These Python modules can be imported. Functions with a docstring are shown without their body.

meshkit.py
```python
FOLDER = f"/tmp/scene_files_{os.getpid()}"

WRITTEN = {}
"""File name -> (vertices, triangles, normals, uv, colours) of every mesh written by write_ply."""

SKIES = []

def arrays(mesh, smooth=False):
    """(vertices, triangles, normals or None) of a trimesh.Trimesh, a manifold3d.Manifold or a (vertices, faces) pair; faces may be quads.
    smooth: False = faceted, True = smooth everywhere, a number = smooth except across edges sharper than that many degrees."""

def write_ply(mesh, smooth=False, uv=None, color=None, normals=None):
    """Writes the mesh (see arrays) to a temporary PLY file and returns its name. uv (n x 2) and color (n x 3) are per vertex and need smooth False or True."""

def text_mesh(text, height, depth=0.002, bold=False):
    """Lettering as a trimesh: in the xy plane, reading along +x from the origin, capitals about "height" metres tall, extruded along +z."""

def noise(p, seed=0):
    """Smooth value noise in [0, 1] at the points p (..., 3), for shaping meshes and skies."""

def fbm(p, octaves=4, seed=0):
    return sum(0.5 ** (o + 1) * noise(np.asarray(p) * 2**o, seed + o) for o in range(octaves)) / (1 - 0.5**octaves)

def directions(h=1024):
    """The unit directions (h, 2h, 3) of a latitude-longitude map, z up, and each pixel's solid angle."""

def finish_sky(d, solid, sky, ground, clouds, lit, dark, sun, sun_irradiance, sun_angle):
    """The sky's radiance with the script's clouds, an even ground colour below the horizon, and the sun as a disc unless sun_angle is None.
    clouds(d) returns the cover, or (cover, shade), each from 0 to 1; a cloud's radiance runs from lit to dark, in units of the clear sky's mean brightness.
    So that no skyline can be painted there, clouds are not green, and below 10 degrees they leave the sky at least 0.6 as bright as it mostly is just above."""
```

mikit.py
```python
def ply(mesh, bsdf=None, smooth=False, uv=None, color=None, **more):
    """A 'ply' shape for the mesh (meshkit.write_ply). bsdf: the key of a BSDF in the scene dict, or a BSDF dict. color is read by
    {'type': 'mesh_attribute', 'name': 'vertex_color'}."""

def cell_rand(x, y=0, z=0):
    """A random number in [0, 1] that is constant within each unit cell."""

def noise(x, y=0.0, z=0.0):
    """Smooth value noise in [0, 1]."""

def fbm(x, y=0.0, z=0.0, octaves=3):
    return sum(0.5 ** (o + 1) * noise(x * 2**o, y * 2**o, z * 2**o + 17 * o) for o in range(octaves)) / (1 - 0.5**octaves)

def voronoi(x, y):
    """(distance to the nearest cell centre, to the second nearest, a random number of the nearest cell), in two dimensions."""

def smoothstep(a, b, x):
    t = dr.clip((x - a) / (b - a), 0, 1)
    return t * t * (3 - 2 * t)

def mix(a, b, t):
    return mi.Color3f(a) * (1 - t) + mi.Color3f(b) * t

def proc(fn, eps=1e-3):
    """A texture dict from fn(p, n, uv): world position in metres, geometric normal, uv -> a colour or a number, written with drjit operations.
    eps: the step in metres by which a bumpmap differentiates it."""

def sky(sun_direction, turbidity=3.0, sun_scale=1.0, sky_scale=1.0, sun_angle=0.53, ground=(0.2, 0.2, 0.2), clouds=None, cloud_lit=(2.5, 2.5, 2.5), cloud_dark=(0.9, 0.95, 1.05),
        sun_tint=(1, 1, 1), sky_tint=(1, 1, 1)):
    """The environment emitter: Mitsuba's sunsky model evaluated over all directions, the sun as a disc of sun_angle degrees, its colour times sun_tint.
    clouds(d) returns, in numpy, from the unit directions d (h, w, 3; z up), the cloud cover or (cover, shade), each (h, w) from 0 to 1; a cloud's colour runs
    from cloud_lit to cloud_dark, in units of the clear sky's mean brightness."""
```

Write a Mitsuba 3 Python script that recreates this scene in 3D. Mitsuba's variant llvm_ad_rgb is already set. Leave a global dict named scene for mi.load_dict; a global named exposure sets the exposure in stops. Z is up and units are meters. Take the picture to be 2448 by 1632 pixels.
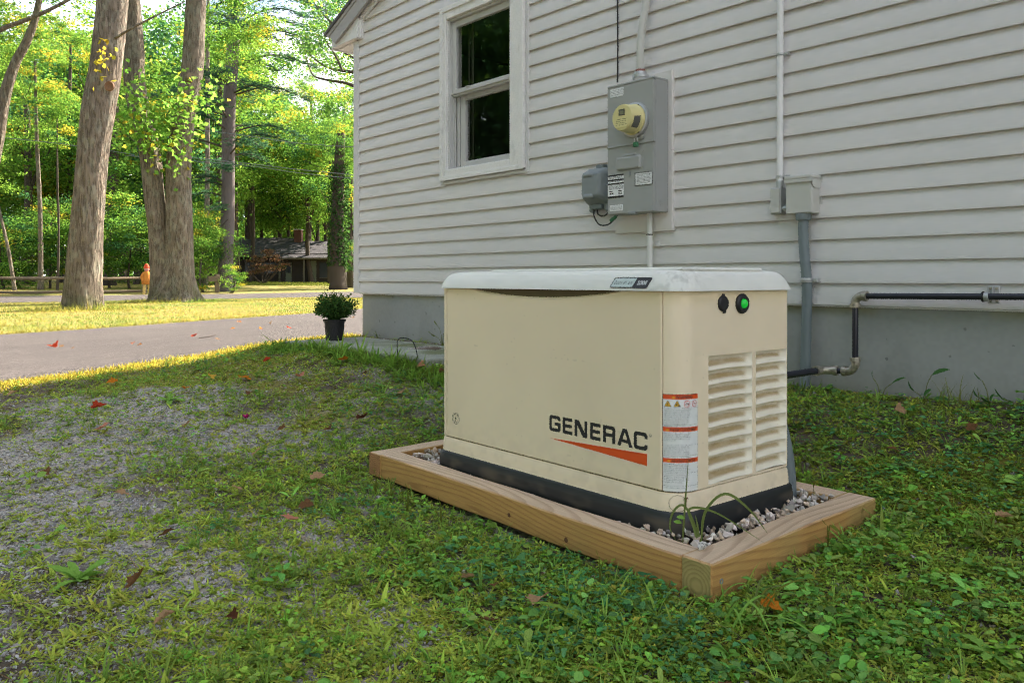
import math
import numpy as np, trimesh, mitsuba as mi, drjit as dr, mikit, meshkit
import manifold3d as m3
from manifold3d import Manifold, CrossSection
from shapely.geometry import Polygon, box as sbox
from shapely.ops import unary_union
from scipy.interpolate import RBFInterpolator
T = mi.ScalarTransform4f
PI = math.pi
scene, labels = {}, {}

# ------------------------------------------------------------------ camera, sky, exposure
CAM = np.array([0.0, -3.59, 0.47])
TH = math.atan2(1673, 1930)
FWD = np.array([-math.cos(TH), math.sin(TH), 0.0])
scene['camera'] = {'type': 'perspective', 'fov': 2 * math.degrees(math.atan(1224 / 1930)), 'fov_axis': 'x',
    'near_clip': 0.05, 'far_clip': 2000.0, 'principal_point_offset_y': (816 - 667.5) / 1632,
    'to_world': T().look_at(origin=CAM.tolist(), target=(CAM + FWD).tolist(), up=[0, 0, 1])}
EL = math.radians(36)
SUN = np.array([-0.15 * math.cos(EL), 0.9887 * math.cos(EL), math.sin(EL)])
def cloud_cover(d):
    q = d / np.maximum(d[..., 2:] + 0.25, 0.1)
    c = meshkit.fbm(np.stack([q[..., 0] * 2.2, q[..., 1] * 2.2, q[..., 2] * 0], -1), 5, 4)
    return np.clip((c - 0.36) * 4.0, 0, 1), np.clip((c - 0.5) * 1.2, 0, 0.5)
scene['sky'] = mikit.sky(SUN.tolist(), turbidity=4, sun_scale=2.0, sky_scale=1.05, sun_tint=(0.90, 0.97, 1.12), sky_tint=(1.08, 0.98, 0.99),
    clouds=cloud_cover, cloud_lit=(2.75, 2.68, 2.55), cloud_dark=(1.5, 1.5, 1.5))
exposure = 3.4

# ------------------------------------------------------------------ helpers
RS = np.random.RandomState
TAKEN = {}
def key(name):
    n = TAKEN.get(name, 0)
    TAKEN[name] = n + 1
    return name if n == 0 else f'{name}_{n:03d}'
def tag(k, label=None, cat=None, group=None, kind=None):
    d = labels.setdefault(k, {})
    for a, b in (('label', label), ('category', cat), ('group', group), ('kind', kind)):
        if b: d[a] = b
    return k
def thing(name, label, cat, group=None):
    return tag(key(name), label, cat, group)
def obj(name, mesh, bsdf, parent=None, smooth=False, **more):
    k = key(f'{parent}__{name}' if parent else name)
    scene[k] = mikit.ply(mesh, bsdf, smooth, **more)
    return k
def cat(*ms):
    ms = [m for x in ms for m in (x if isinstance(x, list) else [x])]
    out, fo, n = [], [], 0
    for m in ms:
        v, f, _ = meshkit.arrays(m)
        out.append(v); fo.append(f + n); n += len(v)
    return trimesh.Trimesh(np.vstack(out), np.vstack(fo), process=False)
def cbox(x0, x1, y0, y1, z0, z1, c=0.003):
    c = min(c, (x1 - x0) / 2.1, (y1 - y0) / 2.1, (z1 - z0) / 2.1)
    pts = []
    for sx in (0, 1):
        for sy in (0, 1):
            for sz in (0, 1):
                for k in range(3):
                    d = [c, c, c]; d[k] = 0
                    pts.append([(x0 + d[0], x1 - d[0])[sx], (y0 + d[1], y1 - d[1])[sy], (z0 + d[2], z1 - d[2])[sz]])
    return Manifold.hull_points(np.array(pts, float))
def mesh_of(m):
    v, f, _ = meshkit.arrays(m)
    return trimesh.Trimesh(v, f, process=False)
def tube(pts, r, n=12, caps=True, smooth_path=0):
    p = np.array(pts, float)
    r = np.broadcast_to(np.asarray(r, float), (len(p),)).copy()
    t = np.gradient(p, axis=0); t /= np.linalg.norm(t, axis=1, keepdims=True) + 1e-12
    a = np.array([1.0, 0, 0]) if abs(t[0][0]) < 0.8 else np.array([0, 1.0, 0])
    rows = []
    for i in range(len(p)):
        a = a - t[i] * (a @ t[i]); a /= np.linalg.norm(a)
        b = np.cross(t[i], a)
        ang = np.arange(n) * 2 * PI / n
        rows.append(p[i] + r[i] * (np.cos(ang)[:, None] * a + np.sin(ang)[:, None] * b))
    v = np.vstack(rows); f = []
    for i in range(len(p) - 1):
        j = np.arange(n); k = (j + 1) % n
        f.append(np.stack([i * n + j, i * n + k, (i + 1) * n + k], 1)); f.append(np.stack([i * n + j, (i + 1) * n + k, (i + 1) * n + j], 1))
    if caps:
        v = np.vstack([v, p[:1], p[-1:]]); m = len(p) * n; j = np.arange(n); k = (j + 1) % n
        f.append(np.stack([k, j, j * 0 + m], 1)); f.append(np.stack([(len(p) - 1) * n + j, (len(p) - 1) * n + k, j * 0 + m + 1], 1))
    return trimesh.Trimesh(v, np.vstack(f), process=False)
def curve(ctrl, n=8):
    """Catmull-Rom through the control points."""
    c = np.array(ctrl, float)
    q = np.vstack([2 * c[0] - c[1], c, 2 * c[-1] - c[-2]])
    out = []
    for i in range(1, len(q) - 2):
        for t in np.arange(n) / n:
            out.append(0.5 * (2 * q[i] + (q[i + 1] - q[i - 1]) * t + (2 * q[i - 1] - 5 * q[i] + 4 * q[i + 1] - q[i + 2]) * t**2 + (3 * q[i] - q[i - 1] - 3 * q[i + 1] + q[i + 2]) * t**3))
    return np.array(out + [c[-1]])
def lathe(profile, axis='z', n=32, at=(0, 0, 0)):
    """profile: (radius, height) pairs; the axis points along z, or towards the viewer (-y), or +x."""
    m = trimesh.creation.revolve(np.array(profile, float), sections=n)
    v = np.array(m.vertices)
    if axis == '-y': v = np.stack([v[:, 0], -v[:, 2], v[:, 1]], 1)
    if axis == 'x': v = np.stack([v[:, 2], v[:, 0], v[:, 1]], 1)
    return trimesh.Trimesh(v + np.array(at), m.faces, process=False)
def ext(poly, d=0.0008, y=0.0, mapping=None):
    """A flat shape drawn in (x, z), extruded towards the viewer from the plane y."""
    gs = [g for g in getattr(poly, 'geoms', [poly]) if g.area > 0]
    m = cat([trimesh.creation.extrude_polygon(g, d, engine='earcut') for g in gs])
    v = np.array(m.vertices)
    return trimesh.Trimesh(np.stack([v[:, 0], y - v[:, 2], v[:, 1]], 1), m.faces, process=False)
def rrect(x0, y0, x1, y1, r, res=6):
    return sbox(x0 + r, y0 + r, x1 - r, y1 - r).buffer(r, resolution=res)
def text_flat(s, h, bold=False):
    """Lettering as top faces only in the xy plane."""
    m = meshkit.text_mesh(s, h, 0.001, bold)
    keep = m.face_normals[:, 2] > 0.5
    m = trimesh.Trimesh(m.vertices, m.faces[keep], process=False); m.remove_unreferenced_vertices()
    return m
def moved(m, M):
    v, f, _ = meshkit.arrays(m)
    return trimesh.Trimesh(v @ M[:3, :3].T + M[:3, 3], f, process=False)

# ------------------------------------------------------------------ leaves and plants, many at once
def grid_template(rows, cols):
    """rows: (u, half width); cols: positions across from -1 to 1. Returns (u, v, faces)."""
    uv = [(u, w * c) for u, w in rows for c in cols]
    nc, f = len(cols), []
    for i in range(len(rows) - 1):
        for j in range(nc - 1):
            a, b, c, d = i * nc + j, i * nc + j + 1, (i + 1) * nc + j + 1, (i + 1) * nc + j
            if rows[i][1] > 0: f.append((a, b, c if rows[i + 1][1] > 0 else d))
            if rows[i + 1][1] > 0: f.append((a, c, d))
    uv = np.array(uv)
    return uv[:, 0], uv[:, 1], np.array(f)
OVATE = grid_template([(0, 0), (0.18, 0.33), (0.45, 0.5), (0.75, 0.36), (1, 0)], [-1, 0, 1])
BLADE = grid_template([(0, 0.5), (0.35, 0.48), (0.7, 0.34), (1, 0)], [-1, 1])
LANCE = grid_template([(0, 0.06), (0.2, 0.18), (0.55, 0.42), (0.82, 0.42), (1, 0)], [-1, 0, 1])
QUAD = (np.array([0, 0.45, 1, 0.45]), np.array([0, -0.5, 0, 0.5]), np.array([(0, 1, 2), (0, 2, 3)]))
_a = np.array([(0, 0.03), (0.05, 0.30), (0.22, 0.24), (0.30, 0.55), (0.45, 0.48), (0.52, 0.62), (0.60, 0.30), (0.72, 0.34), (0.80, 0.18), (1.0, 0.0)])
_o = np.vstack([_a, [[0.8, -0.18], [0.72, -0.34], [0.60, -0.30], [0.52, -0.62], [0.45, -0.48], [0.30, -0.55], [0.22, -0.24], [0.05, -0.30], [0, -0.03]]])
MAPLE = (np.r_[0.4, _o[:, 0]], np.r_[0.0, _o[:, 1]], np.array([(0, i + 1, (i + 1) % len(_o) + 1) for i in range(len(_o))]))
def unit(v): return v / (np.linalg.norm(v, axis=-1, keepdims=True) + 1e-12)
def leaves(tpl, base, dirn, nrm, L, W, col, bend=0.0, fold=0.0):
    """One mesh of many leaves: base (n,3), dirn (n,3), nrm (n,3), L and W (n,), col (n,3). Returns (vertices, faces, colours)."""
    u, v, f = tpl
    n = len(base)
    dirn = unit(dirn); side = unit(np.cross(dirn, nrm)); nn = np.cross(side, dirn)
    L, W = np.broadcast_to(L, (n,)), np.broadcast_to(W, (n,))
    bend, fold = np.broadcast_to(bend, (n,)), np.broadcast_to(fold, (n,))
    P = base[:, None] + (L[:, None] * u)[..., None] * dirn[:, None] + (W[:, None] * v)[..., None] * side[:, None] \
        + ((-bend[:, None] * u**2) * L[:, None] + fold[:, None] * np.abs(v) * W[:, None])[..., None] * nn[:, None]
    F = (f[None] + (np.arange(n) * len(u))[:, None, None]).reshape(-1, 3)
    return P.reshape(-1, 3), F, np.repeat(col, len(u), 0)
def join(parts):
    vs, fs, cs, n = [], [], [], 0
    for v, f, c in parts:
        vs.append(v); fs.append(f + n); cs.append(c); n += len(v)
    return np.vstack(vs), np.vstack(fs), np.vstack(cs)
def jitter(rs, base, n, amt=0.25, hue=0.12):
    c = np.array(base)[None] * (1 + amt * rs.uniform(-1, 1, (n, 1))) * (1 + hue * rs.uniform(-1, 1, (n, 3)))
    return np.clip(c, 0.004, 0.9)
def rand_dirs(rs, n, lo=-1.0, hi=1.0):
    z = rs.uniform(lo, hi, n); a = rs.uniform(0, 2 * PI, n); r = np.sqrt(np.maximum(0, 1 - z * z))
    return np.stack([r * np.cos(a), r * np.sin(a), z], 1)

# ------------------------------------------------------------------ materials
from mikit import noise, fbm, voronoi, cell_rand, smoothstep, mix, proc
def mat(k, color, rough=0.5, bump=None, bump_scale=0.001, two=True, **kw):
    b = {'type': 'principled', 'base_color': {'type': 'rgb', 'value': list(color)} if isinstance(color, (tuple, list)) else color, 'roughness': rough, 'specular': 0.4, **kw}
    if bump is not None: b = {'type': 'bumpmap', 'tex': bump, 'scale': bump_scale, 'bsdf': b}
    scene[k] = {'type': 'twosided', 'bsdf': b} if two else b
    return k
VC = {'type': 'mesh_attribute', 'name': 'vertex_color'}
def thin(k, color, rough=0.5, dt=1.0):
    scene[k] = {'type': 'principledthin', 'base_color': color, 'roughness': rough, 'diff_trans': dt, 'spec_trans': 0.0, 'eta': 1.35}
    return k
thin('leaf_mat', VC, 0.38, 1.25)
thin('weed_mat', VC, 0.5, 0.6)
mat('stone_mat', VC, 0.85)
def siding_fn(p, n, uv):
    s = noise(p.x * 1.3, p.z * 7.0, 2.0) * 0.05 + noise(p.x * 40, p.z * 260, 5.0) * 0.03 + fbm(p.x * 3, p.z * 1.1, 4.0) * 0.05
    low = (1 - smoothstep(0.30, 0.75, p.z)) * 0.10 * fbm(p.x * 6, p.z * 9, 1.0)
    return mi.Color3f(0.572, 0.552, 0.542) * (0.95 + s - low)
mat('siding_mat', proc(siding_fn), 0.42)
mat('trim_mat', (0.66, 0.655, 0.655), 0.45)
mat('corner_mat', (0.56, 0.55, 0.555), 0.45)
def casing_fn(p, n, uv):
    g = noise(p.x * 9 + p.z * 160, p.x * 170 + p.z * 8, 3.0)
    d = smoothstep(0.62, 0.8, fbm(p.x * 22, p.z * 14, 7.0)) * 0.10
    return mi.Color3f(0.70, 0.69, 0.68) * (0.9 + 0.10 * g - d)
mat('casing_mat', proc(casing_fn), 0.55)
mat('vinyl_mat', (0.46, 0.46, 0.45), 0.4)
mat('fascia_mat', (0.34, 0.325, 0.32), 0.5)
mat('shingle_mat', (0.09, 0.09, 0.095), 0.9)
mat('dark_mat', (0.02, 0.02, 0.022), 0.6)
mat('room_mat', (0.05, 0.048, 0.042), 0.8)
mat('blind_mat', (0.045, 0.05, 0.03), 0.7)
scene['glass_mat'] = {'type': 'thindielectric', 'int_ior': 1.5}
def concrete_fn(p, n, uv):
    a = fbm(p.x * 2.2, p.z * 2.2, p.y * 2.2) * 0.30 + noise(p.x * 70, p.z * 70, p.y * 70) * 0.10
    stain = smoothstep(0.62, 0.75, noise(p.x * 9, p.z * 2.2, 3.0)) * 0.10
    pit = smoothstep(0.80, 0.84, noise(p.x * 34, p.z * 34, p.y * 34 + 9)) * 0.35
    base = mix((0.27, 0.275, 0.265), (0.20, 0.20, 0.15), smoothstep(0.12, -0.10, p.z) * 0.6)
    base = mix(base, (0.23, 0.21, 0.10), smoothstep(0.285, 0.345, p.z) * smoothstep(0.35, 0.6, fbm(p.x * 4, 1.0, 2.0)) * 0.6)
    return base * (0.86 + a - stain - pit)
def concrete_b(p, n, uv):
    return fbm(p.x * 30, p.z * 30, p.y * 30) + 1.5 * (0 - smoothstep(0.80, 0.84, noise(p.x * 34, p.z * 34, p.y * 34 + 9)))
mat('concrete_mat', proc(concrete_fn), 0.85, proc(concrete_b), 0.0015)
def slab_fn(p, n, uv):
    a = fbm(p.x * 5, p.y * 5, 2.0) * 0.4 + noise(p.x * 120, p.y * 120, 1.0) * 0.2
    return mix((0.19, 0.20, 0.165), (0.10, 0.11, 0.055), smoothstep(0.5, 0.75, fbm(p.x * 3, p.y * 3, 6.0))) * (0.7 + a)
mat('slab_mat', proc(slab_fn), 0.9, proc(lambda p, n, uv: fbm(p.x * 60, p.y * 60, 1.0)), 0.002)
mat('box_grey', (0.30, 0.31, 0.305), 0.42)
mat('box_grey_dark', (0.21, 0.225, 0.235), 0.5)
mat('galv', (0.42, 0.43, 0.43), 0.38, metallic=0.55)
mat('pvc_grey', (0.145, 0.175, 0.185), 0.45)
mat('pvc_pale', (0.60, 0.60, 0.58), 0.45)
mat('jbox_mat', (0.46, 0.46, 0.43), 0.5)
mat('black_pipe', (0.018, 0.019, 0.028), 0.28)
def steel_fn(p, n, uv): return mi.Color3f(0.34, 0.31, 0.25) * (0.6 + 0.8 * noise(p.x * 90, p.y * 90, p.z * 90))
mat('fitting_mat', proc(steel_fn), 0.35, metallic=0.6)
mat('meter_cream', (0.62, 0.56, 0.27), 0.35)
mat('meter_dark', (0.10, 0.10, 0.085), 0.3)
mat('paper_mat', (0.66, 0.67, 0.68), 0.5)
mat('label_white', (0.66, 0.67, 0.66), 0.45)
mat('ink_mat', (0.018, 0.018, 0.02), 0.5)
mat('orange_mat', (0.62, 0.075, 0.012), 0.42)
mat('yellow_mat', (0.66, 0.36, 0.02), 0.45)
mat('red_mat', (0.55, 0.04, 0.03), 0.45)
mat('green_plastic', (0.05, 0.17, 0.09), 0.4)
def body_fn(p, n, uv):
    sp = smoothstep(0.86, 0.90, noise(p.x * 75, p.y * 75, p.z * 75 + 3)) * smoothstep(0.55, 0.7, noise(p.x * 9, p.y * 9, p.z * 9)) * 0.10
    d = fbm(p.x * 4, p.y * 4, p.z * 3) * 0.12
    low = smoothstep(0.02, -0.18, p.z) * smoothstep(0.4, 0.7, fbm(p.x * 26, p.y * 26, p.z * 26)) * 0.09
    top = smoothstep(0.38, 0.44, p.z) * 0.10
    return mi.Color3f(0.72, 0.61, 0.445) * (0.95 + d - sp - low) * mi.Color3f(1 - top * 0.3, 1 - top * 0.6, 1 - top * 1.8)
mat('body_mat', proc(body_fn), 0.42)
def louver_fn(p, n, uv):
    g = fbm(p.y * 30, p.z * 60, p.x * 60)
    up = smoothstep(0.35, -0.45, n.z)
    shade_dirt = smoothstep(-1.399, -1.410, p.x) * (0.5 + 0.5 * g) * (0.25 + 0.75 * up)  # shade of recesses and undersides put into the colour, along with some dirt
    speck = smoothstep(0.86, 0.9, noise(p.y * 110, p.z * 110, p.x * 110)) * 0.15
    return mix((0.72, 0.675, 0.56), (0.31, 0.20, 0.06), shade_dirt * 0.95) * (1 - speck)
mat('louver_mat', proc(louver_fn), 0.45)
def lid_fn(p, n, uv):
    d = fbm(p.x * 7, p.y * 7, p.z * 12) * 0.07
    st = smoothstep(0.12, 0.0, dr.abs(p.x + 1.43) + dr.abs(p.y + 1.74) * 0.5) * smoothstep(0.45, 0.72, fbm(p.x * 55, p.y * 55, p.z * 45)) * 0.30
    return mix((0.64, 0.64, 0.585), (0.13, 0.13, 0.075), st) * (0.9 + d)
mat('lid_mat', proc(lid_fn), 0.4)
mat('seam_mat', (0.10, 0.075, 0.035), 0.7)
def black_fn(p, n, uv):
    d = fbm(p.x * 9, p.y * 9, p.z * 14)
    return mix((0.016, 0.018, 0.020), (0.075, 0.062, 0.045), smoothstep(0.45, 0.8, d) * smoothstep(-0.19, -0.22, p.z))
mat('black_base', proc(black_fn), 0.42)
mat('rubber', (0.014, 0.014, 0.016), 0.45)
def wood(axis):
    def fn(p, n, uv):
        a, c = (p.x, p.y) if axis == 0 else (p.y, p.x)
        w1, w2 = noise(a * 1.6, 3.0, 1.0) * 0.075, noise(a * 1.3, 9.0, 5.0) * 0.075
        off = 1.86 if axis == 0 else 1.25
        r = dr.sqrt(dr.square(c + off + w1 + 0.015) + dr.square(p.z + 0.30 + w2)) + noise(a * 5, c * 18, p.z * 18) * 0.006
        ring = r * 62 + 0.5 * noise(a * 2.5, c * 6, p.z * 6)
        t = ring - dr.floor(ring)
        late = smoothstep(0.45, 0.86, t) * (1 - smoothstep(0.92, 1.0, t))
        fine = noise(a * 18, c * 420, p.z * 420)
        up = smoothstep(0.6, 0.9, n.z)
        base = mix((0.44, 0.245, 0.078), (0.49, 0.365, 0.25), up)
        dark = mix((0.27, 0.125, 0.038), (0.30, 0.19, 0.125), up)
        shade_dirt = smoothstep(-0.27, -0.34, p.z) * 0.30 * fbm(p.x * 12, p.y * 12, p.z * 20)  # soil dirt towards the bottom of the timber
        green = (1 - up) * smoothstep(0.5, 0.8, fbm(p.x * 3, p.y * 3, 2.0)) * 0.4
        return mix(mix(base, dark, late * 0.55), (0.26, 0.25, 0.10), green) * (0.86 + 0.24 * fine - shade_dirt)
    return fn
mat('wood_x', proc(wood(0)), 0.7)
mat('wood_y', proc(wood(1)), 0.7)
def endgrain_fn(p, n, uv):
    r = dr.sqrt(dr.square(p.y + 1.885) + dr.square(p.x + 1.23) + dr.square(p.z + 0.30))
    t = r * 120 - dr.floor(r * 120)
    return mix((0.33, 0.25, 0.095), (0.25, 0.20, 0.07), smoothstep(0.3, 0.8, t)) * (0.8 + 0.4 * fbm(p.x * 40, p.y * 40, p.z * 40))
mat('endgrain', proc(endgrain_fn), 0.8)
def endgrain2_fn(p, n, uv):
    r = dr.sqrt(dr.square(p.x + 2.84) + dr.square(p.z + 0.29))
    t = r * 120 - dr.floor(r * 120)
    return mix((0.33, 0.17, 0.07), (0.20, 0.09, 0.035), smoothstep(0.3, 0.8, t)) * (0.8 + 0.4 * fbm(p.x * 40, p.y * 40, p.z * 40))
mat('endgrain_far', proc(endgrain2_fn), 0.8)
def asphalt_fn(p, n, uv):
    a = noise(p.x * 90, p.y * 90, 1.0) * 0.4 + fbm(p.x * 1.2, p.y * 0.8, 3.0) * 0.42 + fbm(p.x * 9, p.y * 9, 2.0) * 0.22 + smoothstep(0.80, 0.9, noise(p.x * 55, p.y * 55, 5.0)) * 0.5
    return mi.Color3f(0.070, 0.061, 0.060) * (0.45 + a)
mat('asphalt_mat', proc(asphalt_fn), 0.75, proc(lambda p, n, uv: noise(p.x * 110, p.y * 110, 1.0) + noise(p.x * 45, p.y * 45, 1.0)), 0.006)
def bark_fn(p, n, uv):
    r = noise(p.x * 22, p.y * 22, p.z * 3.0) * 0.45 + noise(p.x * 60, p.y * 60, p.z * 9) * 0.3 + fbm(p.x * 3, p.y * 3, p.z * 1.5) * 0.35
    lich = smoothstep(0.50, 0.62, fbm(p.x * 9, p.y * 9, p.z * 5 + 5, 4)) * 0.5
    moss = smoothstep(0.9, -0.2, p.z) * smoothstep(0.35, 0.6, fbm(p.x * 2.5, p.y * 2.5, p.z * 2.5)) * 0.55
    fis = smoothstep(0.50, 0.34, ridges(p))
    return mix(mix((0.185, 0.150, 0.118), (0.255, 0.25, 0.20), lich), (0.09, 0.10, 0.03), moss) * (0.40 + r) * (1 - 0.42 * fis)
def ridges(p):
    w = 0.35 * noise(p.x * 5, p.y * 5, p.z * 2.5)
    return noise(p.x * 34 + w * 3, p.y * 34, p.z * 4.2) * 0.55 + noise(p.x * 62, p.y * 62 + w * 5, p.z * 11) * 0.30 + noise(p.x * 120, p.y * 120, p.z * 34) * 0.15
mat('bark_mat', proc(bark_fn), 0.9, proc(lambda p, n, uv: smoothstep(0.30, 0.66, ridges(p)), eps=0.003), 0.035)
mat('bark_dark', (0.060, 0.047, 0.036), 0.9)
mat('bark_pine', (0.115, 0.098, 0.095), 0.9)
mat('rail_mat', (0.15, 0.115, 0.075), 0.85)
# ground colour: crushed stone, soil and moss, by place
GRAVEL = [(-4.6, -2.15, 0.62, 0.36), (-3.9, -2.75, 0.55, 0.32), (-3.2, -3.1, 0.5, 0.25), (-1.70, -2.48, 0.26, 0.13), (-2.3, -2.85, 0.40, 0.14), (-2.45, -2.35, 0.2, 0.12), (-1.35, -2.75, 0.2, 0.1)]
MOSS = [(-4.2, -1.5, 0.8, 0.35), (-0.9, -0.75, 0.55, 0.3), (-5.4, -1.6, 0.5, 1.0), (-0.4, -0.9, 0.6, 0.25)]
def blob_np(x, y, L): return sum(np.exp(-((x - a) / r)**2 - ((y - b) / s)**2) for a, b, r, s in L)
def blob_dr(p, L): return sum(dr.exp(-dr.square((p.x - a) / r) - dr.square((p.y - b) / s)) for a, b, r, s in L)
def ground_fn(p, n, uv):
    d1, d2, c = voronoi(p.x * 95 + 0.5 * noise(p.x * 60, p.y * 60), p.y * 95)
    e1, e2, c2 = voronoi(p.x * 45, p.y * 45)
    stone = mix((0.115, 0.104, 0.095), (0.38, 0.355, 0.33), c) * (0.55 + 0.45 * smoothstep(0.0, 0.25, d2 - d1))
    stone = mix(stone, mi.Color3f(0.30, 0.25, 0.21) * (0.6 + 0.6 * c2), smoothstep(0.72, 0.78, c2) * 0.7)
    soil = mi.Color3f(0.075, 0.056, 0.038) * (0.6 + 0.8 * fbm(p.x * 35, p.y * 35, 1.0))
    moss = mi.Color3f(0.14, 0.125, 0.016) * (0.5 + 1.0 * fbm(p.x * 50, p.y * 50, 4.0))
    gm = dr.clip(0.30 + blob_dr(p, GRAVEL) * 0.7 + (fbm(p.x * 2.3, p.y * 2.3, 7.0) - 0.5) * 1.2, 0, 1) * (1 - smoothstep(-1.5, -1.1, p.x)) * (1 - smoothstep(-2.6, -2.2, p.x) * smoothstep(-1.05, -0.85, p.y))
    mm = dr.clip(blob_dr(p, MOSS) * 1.1 + (fbm(p.x * 2.0, p.y * 2.0, 3.0) - 0.62) * 1.5, 0, 1)
    near = mix(mix(soil, stone, smoothstep(0.25, 0.6, gm)), moss, smoothstep(0.25, 0.6, mm))
    far = mix((0.085, 0.066, 0.03), (0.12, 0.12, 0.03), fbm(p.x * 0.8, p.y * 0.8, 1.0)) * (0.6 + 0.8 * noise(p.x * 9, p.y * 9, 2.0))
    return mix(far, near, smoothstep(-6.8, -6.4, p.x))
mat('ground_mat', proc(ground_fn), 0.9)
def lawn_fn(p, n, uv):
    g = fbm(p.x * 1.4, p.y * 1.4, 2.0)
    return mix((0.185, 0.145, 0.035), (0.13, 0.135, 0.028), smoothstep(0.35, 0.65, g)) * (0.6 + 0.7 * noise(p.x * 25, p.y * 25, 1.0))
mat('lawn_mat', proc(lawn_fn), 0.9)

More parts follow.
